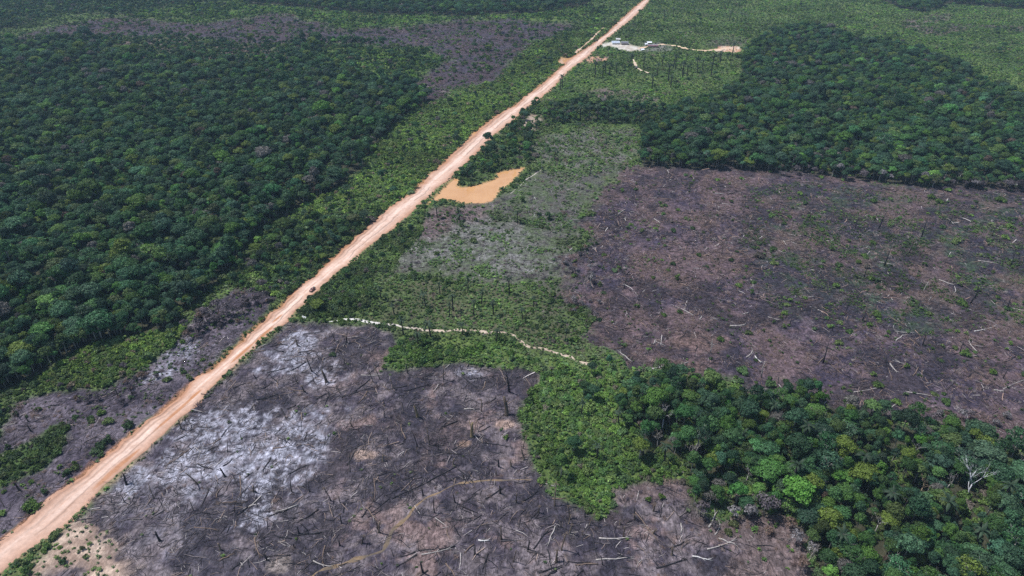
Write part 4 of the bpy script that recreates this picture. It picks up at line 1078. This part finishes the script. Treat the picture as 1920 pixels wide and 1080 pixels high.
# --- fallen logs
def log_proto(seed, L, r0):
    r = np.random.default_rng(seed)
    pts = [(L * (t - .5), r.normal(0, .014 * L), r0 * .8 + (.10 * L * max(0, t - .6)) * r.uniform(0, .8)) for t in (0, .25, .5, .75, 1)]
    me = tubes_mesh('log_trunk', [(pts, [r0 * 1.2, r0, r0 * .85, r0 * .65, r0 * .3])], M_WOOD, 7)
    p = pts[3]; s = r.choice([-1, 1])
    br = tubes_mesh('log_branch', [([p, (p[0] + .16 * L, p[1] + s * .05 * L, p[2] + .02 * L), (p[0] + .28 * L, p[1] + s * .11 * L, p[2] + .05 * L)], [r0 * .5, r0 * .35, r0 * .1]), ([pts[2], (pts[2][0] + .17 * L, pts[2][1] - s * .09 * L, .03 * L)], [r0 * .4, r0 * .12])], M_WOOD, 5)
    return me, br
LOGS = [log_proto(1000 + i, 10.0, .21) for i in range(6)]
LOGLIST = [((1347,1010),(1383,1023),3),((1326,1031),(1385,1011),3),((1298,1043),(1336,1052),4),((1341,1004),(1352,980),3),((1123,1011),(1187,1009),3),((1117,1051),(1190,1046),3),((1190,960),(1237,1020),2),((870,767),(891,767),3),((897,1013),(919,1017),4),((1827,621),(1871,611),4),((1760,525),(1790,536),3),((1290,680),(1255,690),3),((1215,695),(1252,686),4),((1416,668),(1426,682),4),((1440,595),(1470,602),3),((1330,545),(1380,555),0),((1500,455),(1540,467),0),((1550,395),(1640,440),0),((800,905),(865,870),0),((735,935),(800,905),0),((860,880),(890,905),0),((690,970),(718,955),0),((910,935),(945,915),0),((980,940),(1010,920),0),((1000,1030),(1030,990),0),((850,843),(878,825),0),((640,745),(700,725),0),((903,830),(960,838),0),((1060,915),(1010,905),3),((880,712),(930,705),0),((1265,895),(1290,880),3),((1800,640),(1860,690),0),((1815,690),(1880,730),0),((500,700),(540,690),0),((540,890),(580,870),0),((1600,735),(1650,728),3),((1700,735),(1760,745),3),((1880,730),(1920,712),3),((790,1040),(850,1030),3),((1010,1075),(1060,1060),0),((1230,1065),(1290,1050),0)]
for _ in range(330):
    px = rs.uniform(330, 1480) if rs.uniform() < .5 else rs.uniform(1120, 1910); py = rs.uniform(620, 1075) if px < 1150 or rs.uniform() < .3 else rs.uniform(340, 760)
    x, y = G(px, py); x = float(x); y = float(y)
    zn = ZNAME[int(zones_at(np.array([x]), np.array([y]))[0])]
    if not zn.startswith(('burn_south', 'burn_east', 'burn_notch', 'brush_east')): continue
    a = float(fbm(np.array([x]), np.array([y]), 12, 804, 2)[0]) * 9 + rs.normal(0, .6); L = rs.uniform(5, 13)
    p2 = PX(x + math.cos(a) * L, y + math.sin(a) * L)
    u = rs.uniform(); pale = .07 if zn == 'burn_south' else .16
    LOGLIST.append(((px, py), (float(p2[0]), float(p2[1])), 3 if u < pale else 2 if u < pale + .2 else int(rs.integers(0, 2))))
for (a, b, tone) in LOGLIST[:290]:
    x0, y0, z0 = ground_at(*a); x1, y1, z1 = ground_at(*b)
    L = math.hypot(x1 - x0, y1 - y0); k = int(rs.integers(0, 6))
    w = rs.uniform(.75, 1.25) * (1.35 if tone >= 3 else 1.1)
    ob = root('fallen_log', (x0 + x1) / 2, (y0 + y1) / 2, (z0 + z1) / 2 + .03, math.atan2(y1 - y0, x1 - x0), (L / 10, w, w), 'log', 'felled trunks lying in the burnt clearings')
    tint = [(.022, .021, .025), (.045, .038, .04), (.16, .115, .09), (.33, .30, .28), (.52, .50, .48)][tone]
    child('trunk', LOGS[k][0], ob, tint); child('branch', LOGS[k][1], ob, tint)
    mx, my = (a[0] + b[0]) / 2, (a[1] + b[1]) / 2
    register(ob, '%s %s fallen log' % ('long' if L > 10 else 'short' if L < 7 else 'mid length', ['black', 'charcoal', 'brown', 'pale grey', 'white'][tone]), mx, my)

# --- palms in the fields
PALM_T = tubes_mesh('palm_trunk', [([(0, 0, -.3), (.12, .05, 1.6), (.05, .1, 3.4), (0, 0, 4.6)], [.34, .26, .24, .28])], M_WOOD, 6)
PALM_C = [frond_obj_mesh('palm_crown', 1100 + i, 11, 2.3, .30, .30, (0, 0, 4.5)) for i in range(3)]
PALMS = [(877,548,1.0),(903,571,1.0),(955,554,1.0),(850,583,1.0),(888,591,1.0),(798,574,.9),(757,628,1.1),(807,631,1.2),(868,628,1.0),(783,648,1.0),(825,551,.9),(843,594,.9),(863,424,1.1),(820,408,1.1),(970,418,.9),(797,404,1.0),(860,412,1.0),(925,590,.8),(980,600,.8),(1000,575,.7),(740,590,.8),(715,560,.8),(930,640,.8),(990,640,.7),(1060,640,.8),
 (1115,146,1.6),(1130,145,1.6),(1135,141,1.5),(1142,143,1.6),(1156,138,1.5),(1181,124,1.6),(1184,126,1.3),(1207,129,1.4),(1232,144,1.7),(1253,152,1.8),(1222,168,1.6),(1257,164,1.5),(1280,147,1.7),(1288,143,1.6),(1262,128,1.6),(1266,131,1.5),(1308,137,1.7),(1317,131,1.6),(1333,144,1.7),(1241,124,1.4),(1285,121,1.5),(1335,125,1.6),(1350,118,1.5),(1372,108,1.6),
 (1040,222,1.4),(1056,226,1.4),(1070,224,1.5),(1088,226,1.5),(1104,226,1.5),(1120,225,1.5),(1140,228,1.5),(1160,226,1.5),(1055,165,1.4),(1051,170,1.2),(1245,40,1.5),(1262,32,1.5),(1368,38,1.5),(1390,44,1.5),(1106,330,1.2),(1040,300,1.0),(1085,252,1.2),(983,275,1.2),(880,330,1.2),(877,338,1.1),(1385,850,1.35),(1500,840,1.4),(1480,920,1.4),(1610,900,1.4),(1660,960,1.45),(1760,980,1.4),(1570,1040,1.4),(1870,960,1.4),(1440,790,1.35),(1820,1040,1.4),(1245,870,1.1),(1160,800,1.0),(1120,860,1.0),(1090,780,1.0)]
for px, py, sc in PALMS:
    x, y, z = ground_at(px, py); sc *= 1.6 * rs.uniform(.85, 1.15)
    e = root('palm', x, y, z, rs.uniform(0, 6.28), (sc * .9, sc * .9, sc * rs.uniform(1.15, 1.5)), 'palm', 'young palms standing over the pastures', rs.normal(0, .05, 2))
    dk = rs.uniform(.7, 1.15)
    child('trunk', PALM_T, e, (.045, .042, .036)); child('crown', PALM_C[int(rs.integers(0, 3))], e, (.028 * dk, .050 * dk, .026 * dk))
    register(e, '%s dark green palm' % ('tall' if sc > 1.95 else 'short' if sc < 1.35 else 'slim'), px, py)

# --- bare dead trees
BARE = []
for i, (h, lev, n0, sp_, ln, r0) in enumerate([(6.5, 4, 4, .75, 3.4, .26), (5.0, 4, 3, .50, 4.2, .24), (4.0, 3, 3, .6, 2.8, .18)]):
    tb = branch_tubes(1200 + i, (0, 0, -.4), (.4, .2, h), r0, lev, n0, sp_, ln)
    if i == 1: tb += branch_tubes(1230, (0, 0, 1.2), (1.6, .3, h), r0 * .8, lev, 3, .5, 4.0)
    BARE.append((tubes_mesh('bare_trunk', tb[:1], M_WOOD, 7), tubes_mesh('bare_branches', tb[1:], M_WOOD, 3)))
for px, py, k, sc, tint, look in BARES:
    x, y, z = ground_at(px, py)
    e = root('bare_tree', x, y, z, rs.uniform(0, 6.28), (sc, sc, sc), 'dead tree', 'leafless trees')
    child('trunk', BARE[k][0], e, tint); child('branches', BARE[k][1], e, tint)
    register(e, look, px, py)

# --- scorched trees with brown or purple grey crowns
SCORCH = [crown_mesh('scorched_crown', 1300 + i, R_, h0, h1, lb, lv, lf, .7, 1.05, 0) for i, (R_, h0, h1, lb, lv, lf) in enumerate([(3.6, 4.5, 10, 8, 520, .55), (2.6, 2.5, 7, 6, 380, .5), (2.0, .6, 4.2, 5, 300, .45)])]
SCORCH_T = []
for i, h in enumerate((8, 5.5, 3)):
    tb = branch_tubes(1340 + i, (0, 0, -.4), (.2, .1, h * .6), .2, 2, 4, .6, h * .35)
    SCORCH_T.append(tubes_mesh('scorched_trunk', tb, M_WOOD, 4))
SPOTS = [(1432,968,0,1.25,0),(1402,975,0,.9,1),(1312,968,1,1.2,0),(1372,972,1,1.0,1),(1492,1020,1,1.1,1),(1480,990,1,.9,2),(1520,1040,1,.9,1),(1500,1070,1,1.0,2),(1440,1000,2,1.0,2),(1340,990,2,.9,0)]
for _ in range(46):
    t = rs.uniform(); SPOTS.append((352 + 150 * t + rs.normal(0, 8), 632 - 78 * t + rs.normal(0, 9), int(rs.choice([0, 1, 1, 2])), rs.uniform(.6, 1.0), int(rs.choice([0, 0, 2, 3]))))
for _ in range(40):
    t = rs.uniform(); SPOTS.append((1480 + 450 * t, 325 + 33 * t + rs.normal(0, 3), int(rs.choice([0, 0, 1])), rs.uniform(.7, 1.1), int(rs.choice([0, 0, 1, 3]))))
for _ in range(26):
    t = rs.uniform(); SPOTS.append((1050 + 60 * rs.uniform() + 20 * t, 470 + 130 * t, int(rs.choice([1, 2, 2])), rs.uniform(.6, 1.0), int(rs.choice([0, 1, 2]))))
for _ in range(14):
    SPOTS.append((rs.uniform(1640, 1900), rs.uniform(775, 812), int(rs.choice([1, 2])), rs.uniform(.7, 1.0), int(rs.choice([0, 1, 2]))))
for _ in range(16):
    SPOTS.append((rs.uniform(100, 300), rs.uniform(690, 760), 2, rs.uniform(.6, 1.0), int(rs.choice([0, 2, 3]))))
STINT = [(.125, .105, .115), (.21, .195, .20), (.17, .115, .09), (.065, .055, .062)]; SWORD = ['purplish grey', 'pale grey', 'rusty brown', 'blackened']
for px, py, k, sc, tn in SPOTS:
    x, y, z = ground_at(px, py)
    if float(road_dist(np.array([x]), np.array([y]))[0][0]) < 3: continue
    e = root('scorched_tree', x, y, z, rs.uniform(0, 6.28), (sc, sc, sc * rs.uniform(.9, 1.15)), 'dead tree', 'fire scorched trees along the clearings')
    child('trunk', SCORCH_T[k], e, (.09, .075, .07)); child('crown', SCORCH[k], e, np.array(STINT[tn]) * rs.uniform(.85, 1.15))
    register(e, '%s %s scorched tree' % (('tall', 'mid size', 'low')[k], SWORD[tn]), px, py)

# --- bushes that stand apart
BSTEM = tubes_mesh('bush_stem', [([(0, 0, -.2), (.1, 0, .6), (.2, .1, 1.1)], [.08, .06, .03]), ([(0, 0, -.2), (-.3, .2, .9)], [.07, .03])], M_WOOD, 4)
BUSHES = [(1028,410,2.3,'dense dark green bush'),(1010,405,1.3,'dark green bush'),(980,378,1.7,'wide green bush'),(960,380,1.5,'green bush'),(770,440,2.0,'green bush'),(755,452,1.6,'green bush'),(1310,480,.9,'green bush'),(1745,372,1.6,'bright green bush'),(1760,380,1.4,'bright green bush'),(1640,590,1.0,'bright green bush'),(1630,610,1.0,'bright green bush'),(1665,625,1.1,'bright green bush'),(1860,700,1.2,'bright green bush'),(1700,690,1.0,'bright green bush'),(1520,640,.8,'dark green bush'),(1870,560,1.2,'bright green bush'),(243,800,1.4,'dark green bush'),(205,830,1.5,'dark green bush'),(190,838,1.2,'dark green bush'),(125,893,1.3,'dark green bush'),(85,925,1.2,'dark green bush'),(345,700,.8,'green bush'),(505,618,1.0,'green bush'),(480,640,.9,'green bush'),(75,985,1.1,'dark green bush'),(120,1055,1.2,'dark green bush'),(155,1030,.9,'olive bush'),(160,1045,.8,'olive bush'),(1470,420,.9,'green bush'),(1400,390,.9,'green bush'),(1560,470,1.1,'green bush'),(1830,380,1.2,'green bush'),(1900,430,1.0,'green bush'),(1240,935,1.2,'bright green bush'),(1215,940,1.1,'bright green bush'),(720,690,1.2,'bright green bush'),(1365,1000,1.0,'olive bush'),(1375,985,1.1,'olive bush'),(1460,850,1.4,'green bush')]
for px, py, sc, look in BUSHES:
    x, y, z = ground_at(px, py)
    if float(road_dist(np.array([x]), np.array([y]))[0][0]) < 1.8 * sc: continue
    e = root('bush', x, y, z, rs.uniform(0, 6.28), (sc, sc, sc), 'bush', 'bushes standing apart in the clearings')
    tint = (.085, .14, .03) if 'bright' in look else (.042, .078, .030) if 'dark' in look else (.085, .10, .04) if 'olive' in look else (.06, .105, .03)
    child('stem', BSTEM, e, (.12, .1, .08)); child('crown', BUSH[int(rs.integers(0, 4))], e, tint)
    register(e, look, px, py)

# ------------------------------------------------------------------ farmstead, pickup, board
def boxm(name, parts, mat):
    V, F = [], []
    for (x0, x1, y0, y1, z0, z1) in parts:
        o = len(V); V += [(x0, y0, z0), (x1, y0, z0), (x1, y1, z0), (x0, y1, z0), (x0, y0, z1), (x1, y0, z1), (x1, y1, z1), (x0, y1, z1)]
        F += [tuple(o + i for i in q) for q in ((0, 3, 2, 1), (4, 5, 6, 7), (0, 1, 5, 4), (1, 2, 6, 5), (2, 3, 7, 6), (3, 0, 4, 7))]
    me = bpy.data.meshes.new(name); me.from_pydata(V, [], F); me.materials.append(mat); return me
M_TIN_W = plain('tin_white', (.80, .82, .84), .45, .4, .12, .8); M_TIN_B = plain('tin_blue_grey', (.42, .47, .55), .5, .4, .2, .8)
M_TIN_D = plain('tin_dark', (.12, .12, .14), .6, .3, .3, .8); M_FIBRE = plain('fibre_cement', (.50, .48, .47), .8, .2, .25, .8); M_CLAYTILE = plain('purple_brown_roof', (.17, .095, .11), .8, .2, .3, .8)
M_PLANK = plain('weathered_planks', (.24, .19, .15), .85, .2, .3, 2); M_WHITE = plain('white_paint', (.78, .77, .74), .6, .3, .1, 2); M_DOOR = plain('door_brown', (.10, .07, .05), .7, .2, .2, 2); M_GLASS = plain('dark_glass', (.02, .025, .03), .1, .5, .1, 2)
def house(px, py, rz, L, W, H, RH, roofm, wallm, name, label, front_white=False):
    x, y, z = ground_at(px, py)
    e = root(name, x, y, z, rz, (1, 1, 1), 'house' if name == 'farmhouse' else 'shed', 'buildings of the farmstead'); e['label'] = label
    a, b = L / 2, W / 2
    V = [(-a, -b, -.3), (a, -b, -.3), (a, b, -.3), (-a, b, -.3), (-a, -b, H), (a, -b, H), (a, b, H), (-a, b, H), (-a, 0, H + RH * b / (b + .7)), (a, 0, H + RH * b / (b + .7))]
    F = [(0, 1, 5, 4), (2, 3, 7, 6), (1, 2, 6, 9, 5), (3, 0, 4, 8, 7)]
    me = bpy.data.meshes.new('house_wall'); me.from_pydata(V, [], F); me.materials.append(wallm); child('wall', me, e)
    a2, b2 = a + .6, b + .7; z0 = H - RH * .0; d = RH * .7 / b2
    zt = H + RH; ze = H - RH * .7 / b * .9
    for s in (-1, 1):
        V = [(-a2, 0, zt), (a2, 0, zt), (a2, s * b2, ze), (-a2, s * b2, ze), (-a2, 0, zt - .12), (a2, 0, zt - .12), (a2, s * b2, ze - .12), (-a2, s * b2, ze - .12)]
        F = [(0, 1, 2, 3), (7, 6, 5, 4), (0, 4, 5, 1), (2, 6, 7, 3), (1, 5, 6, 2), (3, 7, 4, 0)]
        me = bpy.data.meshes.new('roof_slope'); me.from_pydata(V, [], F); me.materials.append(roofm); child('roof', me, e)
    rc = child('ridge_cap', boxm('ridge_cap', [(-a2, a2, -.3, .3, zt + .003, zt + .09)], M_TIN_W), e)
    dr = child('door', boxm('door', [(-.5, .5, -b - .06, -b - .003, 0, 2.0)], M_DOOR), e)
    child('handle', boxm('door_handle', [(.3, .4, -b - .12, -b - .063, .95, 1.1)], M_WHITE), dr)
    for wx in (-L * .3, L * .3):
        w = child('window', boxm('window', [(wx - .55, wx + .55, -b - .05, -b - .003, .95, 1.95)], M_WHITE), e)
        child('pane', boxm('pane', [(wx - .45, wx + .45, -b - .08, -b - .053, 1.05, 1.85)], M_GLASS), w)
    return e
house(1154, 82, .05, 11, 6.5, 2.6, 1.7, M_TIN_B, M_WHITE, 'farmhouse', 'blue grey tin roofed farmhouse nearest the road')
house(1171, 83, -.05, 10, 7, 2.6, 1.6, M_TIN_D, M_PLANK, 'farmhouse', 'dark roofed farmhouse beside the white sand yard')
house(1217, 82, .1, 6, 4, 2.4, 1.1, M_TIN_W, M_PLANK, 'shed', 'small shed with pale tin roof near the farm track')
house(1224, 88, -.1, 14, 5, 2.2, 1.1, M_CLAYTILE, M_PLANK, 'shed', 'long low shed with purple brown roof')
house(1204, 95, .4, 4.2, 3.4, 2.2, 1.0, M_TIN_W, M_WHITE, 'shed', 'tiny white hut standing alone in the pasture')
house(1211, 84.5, .3, 3.4, 2.6, 2.0, .8, M_TIN_W, M_WHITE, 'shed', 'tiny white outbuilding beside the pale roofed shed')
house(1159, 75.5, -.2, 6, 4, 2.3, 1.0, M_FIBRE, M_PLANK, 'shed', 'small grey roofed shed behind the farmhouses')

def pickup(px, py):
    x, y, _ = ground_at(px, py)
    e = root('pickup_truck', x, y, .34, math.atan2(RDIR[1], RDIR[0]) + math.pi, (1.05, 1.05, 1.05), 'vehicle', 'vehicles on the road')
    e['label'] = 'small dusty brown pickup truck driving on the dirt road'
    paint = plain('dusty_brown_paint', (.30, .15, .12), .5, .4, .15, 2); rubber = plain('rubber', (.02, .02, .02), .8, .2, .1, 4); lamp = plain('lamp_glass', (.7, .68, .6), .2, .5, .05, 4); dark = plain('dark_trim', (.045, .05, .045), .6, .3, .1, 4)
    def loft(name, prof, half, mat, inset=0):
        V = [(p[0], -half + (p[2] if len(p) > 2 else 0), p[1]) for p in prof] + [(p[0], half - (p[2] if len(p) > 2 else 0), p[1]) for p in prof]
        n = len(prof); F = [tuple(range(n)), tuple(range(2 * n - 1, n - 1, -1))] + [(i, i + n, (i + 1) % n + n, (i + 1) % n) for i in range(n)]
        me = bpy.data.meshes.new(name); me.from_pydata(V, [], F); me.materials.append(mat); return me
    child('body', loft('truck_body', [(-2.3, .45), (2.2, .45), (2.3, .7), (2.2, 1.0), (1.0, 1.08), (-.55, 1.08), (-2.3, 1.05)], .88, paint), e)
    cb = child('cabin', loft('truck_cabin', [(1.0, 1.083, 0), (.45, 1.62, .12), (-.45, 1.65, .12), (-.65, 1.083, 0)], .80, paint), e)
    child('windshield', loft('windshield', [(1.0, 1.10, .1), (.50, 1.60, .2), (.53, 1.62, .2), (1.06, 1.12, .1)], .80, M_GLASS), cb)
    child('load_bed', boxm('load_bed', [(-2.25, -.72, -.75, .75, 1.083, 1.20)], dark), e)
    child('bumper', boxm('bumper', [(2.303, 2.42, -.8, .8, .45, .65)], dark), e)
    wv = []
    for k in range(12): wv.append((.36 * math.cos(k * math.pi / 6), .36 * math.sin(k * math.pi / 6)))
    for sx in (-1.4, 1.4):
        for sy in (-1, 1):
            V = [(sx + a, sy * .70, .36 + b) for a, b in wv] + [(sx + a, sy * .92, .36 + b) for a, b in wv]
            F = [tuple(range(12)), tuple(range(23, 11, -1))] + [(i, i + 12, (i + 1) % 12 + 12, (i + 1) % 12) for i in range(12)]
            me = bpy.data.meshes.new('wheel'); me.from_pydata(V, [], F); me.materials.append(rubber); w = child('wheel', me, e)
            V = [(sx + a * .55, sy * .923, .36 + b * .55) for a, b in wv] + [(sx + a * .5, sy * .94, .36 + b * .5) for a, b in wv]
            me = bpy.data.meshes.new('rim'); me.from_pydata(V, [], F); me.materials.append(lamp); child('rim', me, w)
    for sy in (-1, 1):
        child('headlight', boxm('headlight', [(2.26, 2.34, sy * .68 - .15, sy * .68 + .15, .74, .92)], lamp), e)
pickup(586, 545)
def board(px, py):
    x, y, z = ground_at(px, py)
    e = root('notice_board', x, y, z, -.25, (1, 1, 1), 'board', 'boards by the road'); e['label'] = 'small plain white board propped beside the road above the burnt field'
    me = boxm('board_panel', [(-1.3, 1.3, -.04, .04, .35, 1.75)], M_WHITE); p = child('panel', me, e); p.rotation_euler = (-.5, .18, 0)
    for sx in (-1, 1): child('post', boxm('post', [(sx * .9 - .06, sx * .9 + .06, .05, .17, -.3, 1.5)], M_PLANK), e)
board(569, 598)
finish_labels()

# ------------------------------------------------------------------ haze in the air
def haze():
    m = bpy.data.materials.new('haze_air'); m.use_nodes = True; nt = m.node_tree; nt.nodes.clear()
    out = nt.nodes.new('ShaderNodeOutputMaterial'); v = nt.nodes.new('ShaderNodeVolumePrincipled')
    v.inputs['Color'].default_value = (.52, .76, 1.0, 1); v.inputs['Density'].default_value = HAZE; v.inputs['Anisotropy'].default_value = 0.0
    nt.links.new(v.outputs[0], out.inputs['Volume'])
    E = 14000
    me = boxm('haze', [(-E, E, -3000, 13000, -6, 244)], m)
    add_obj('haze', me, kind='stuff', label='thin bluish haze over the far land', category='haze')
HAZE = .00006
haze()
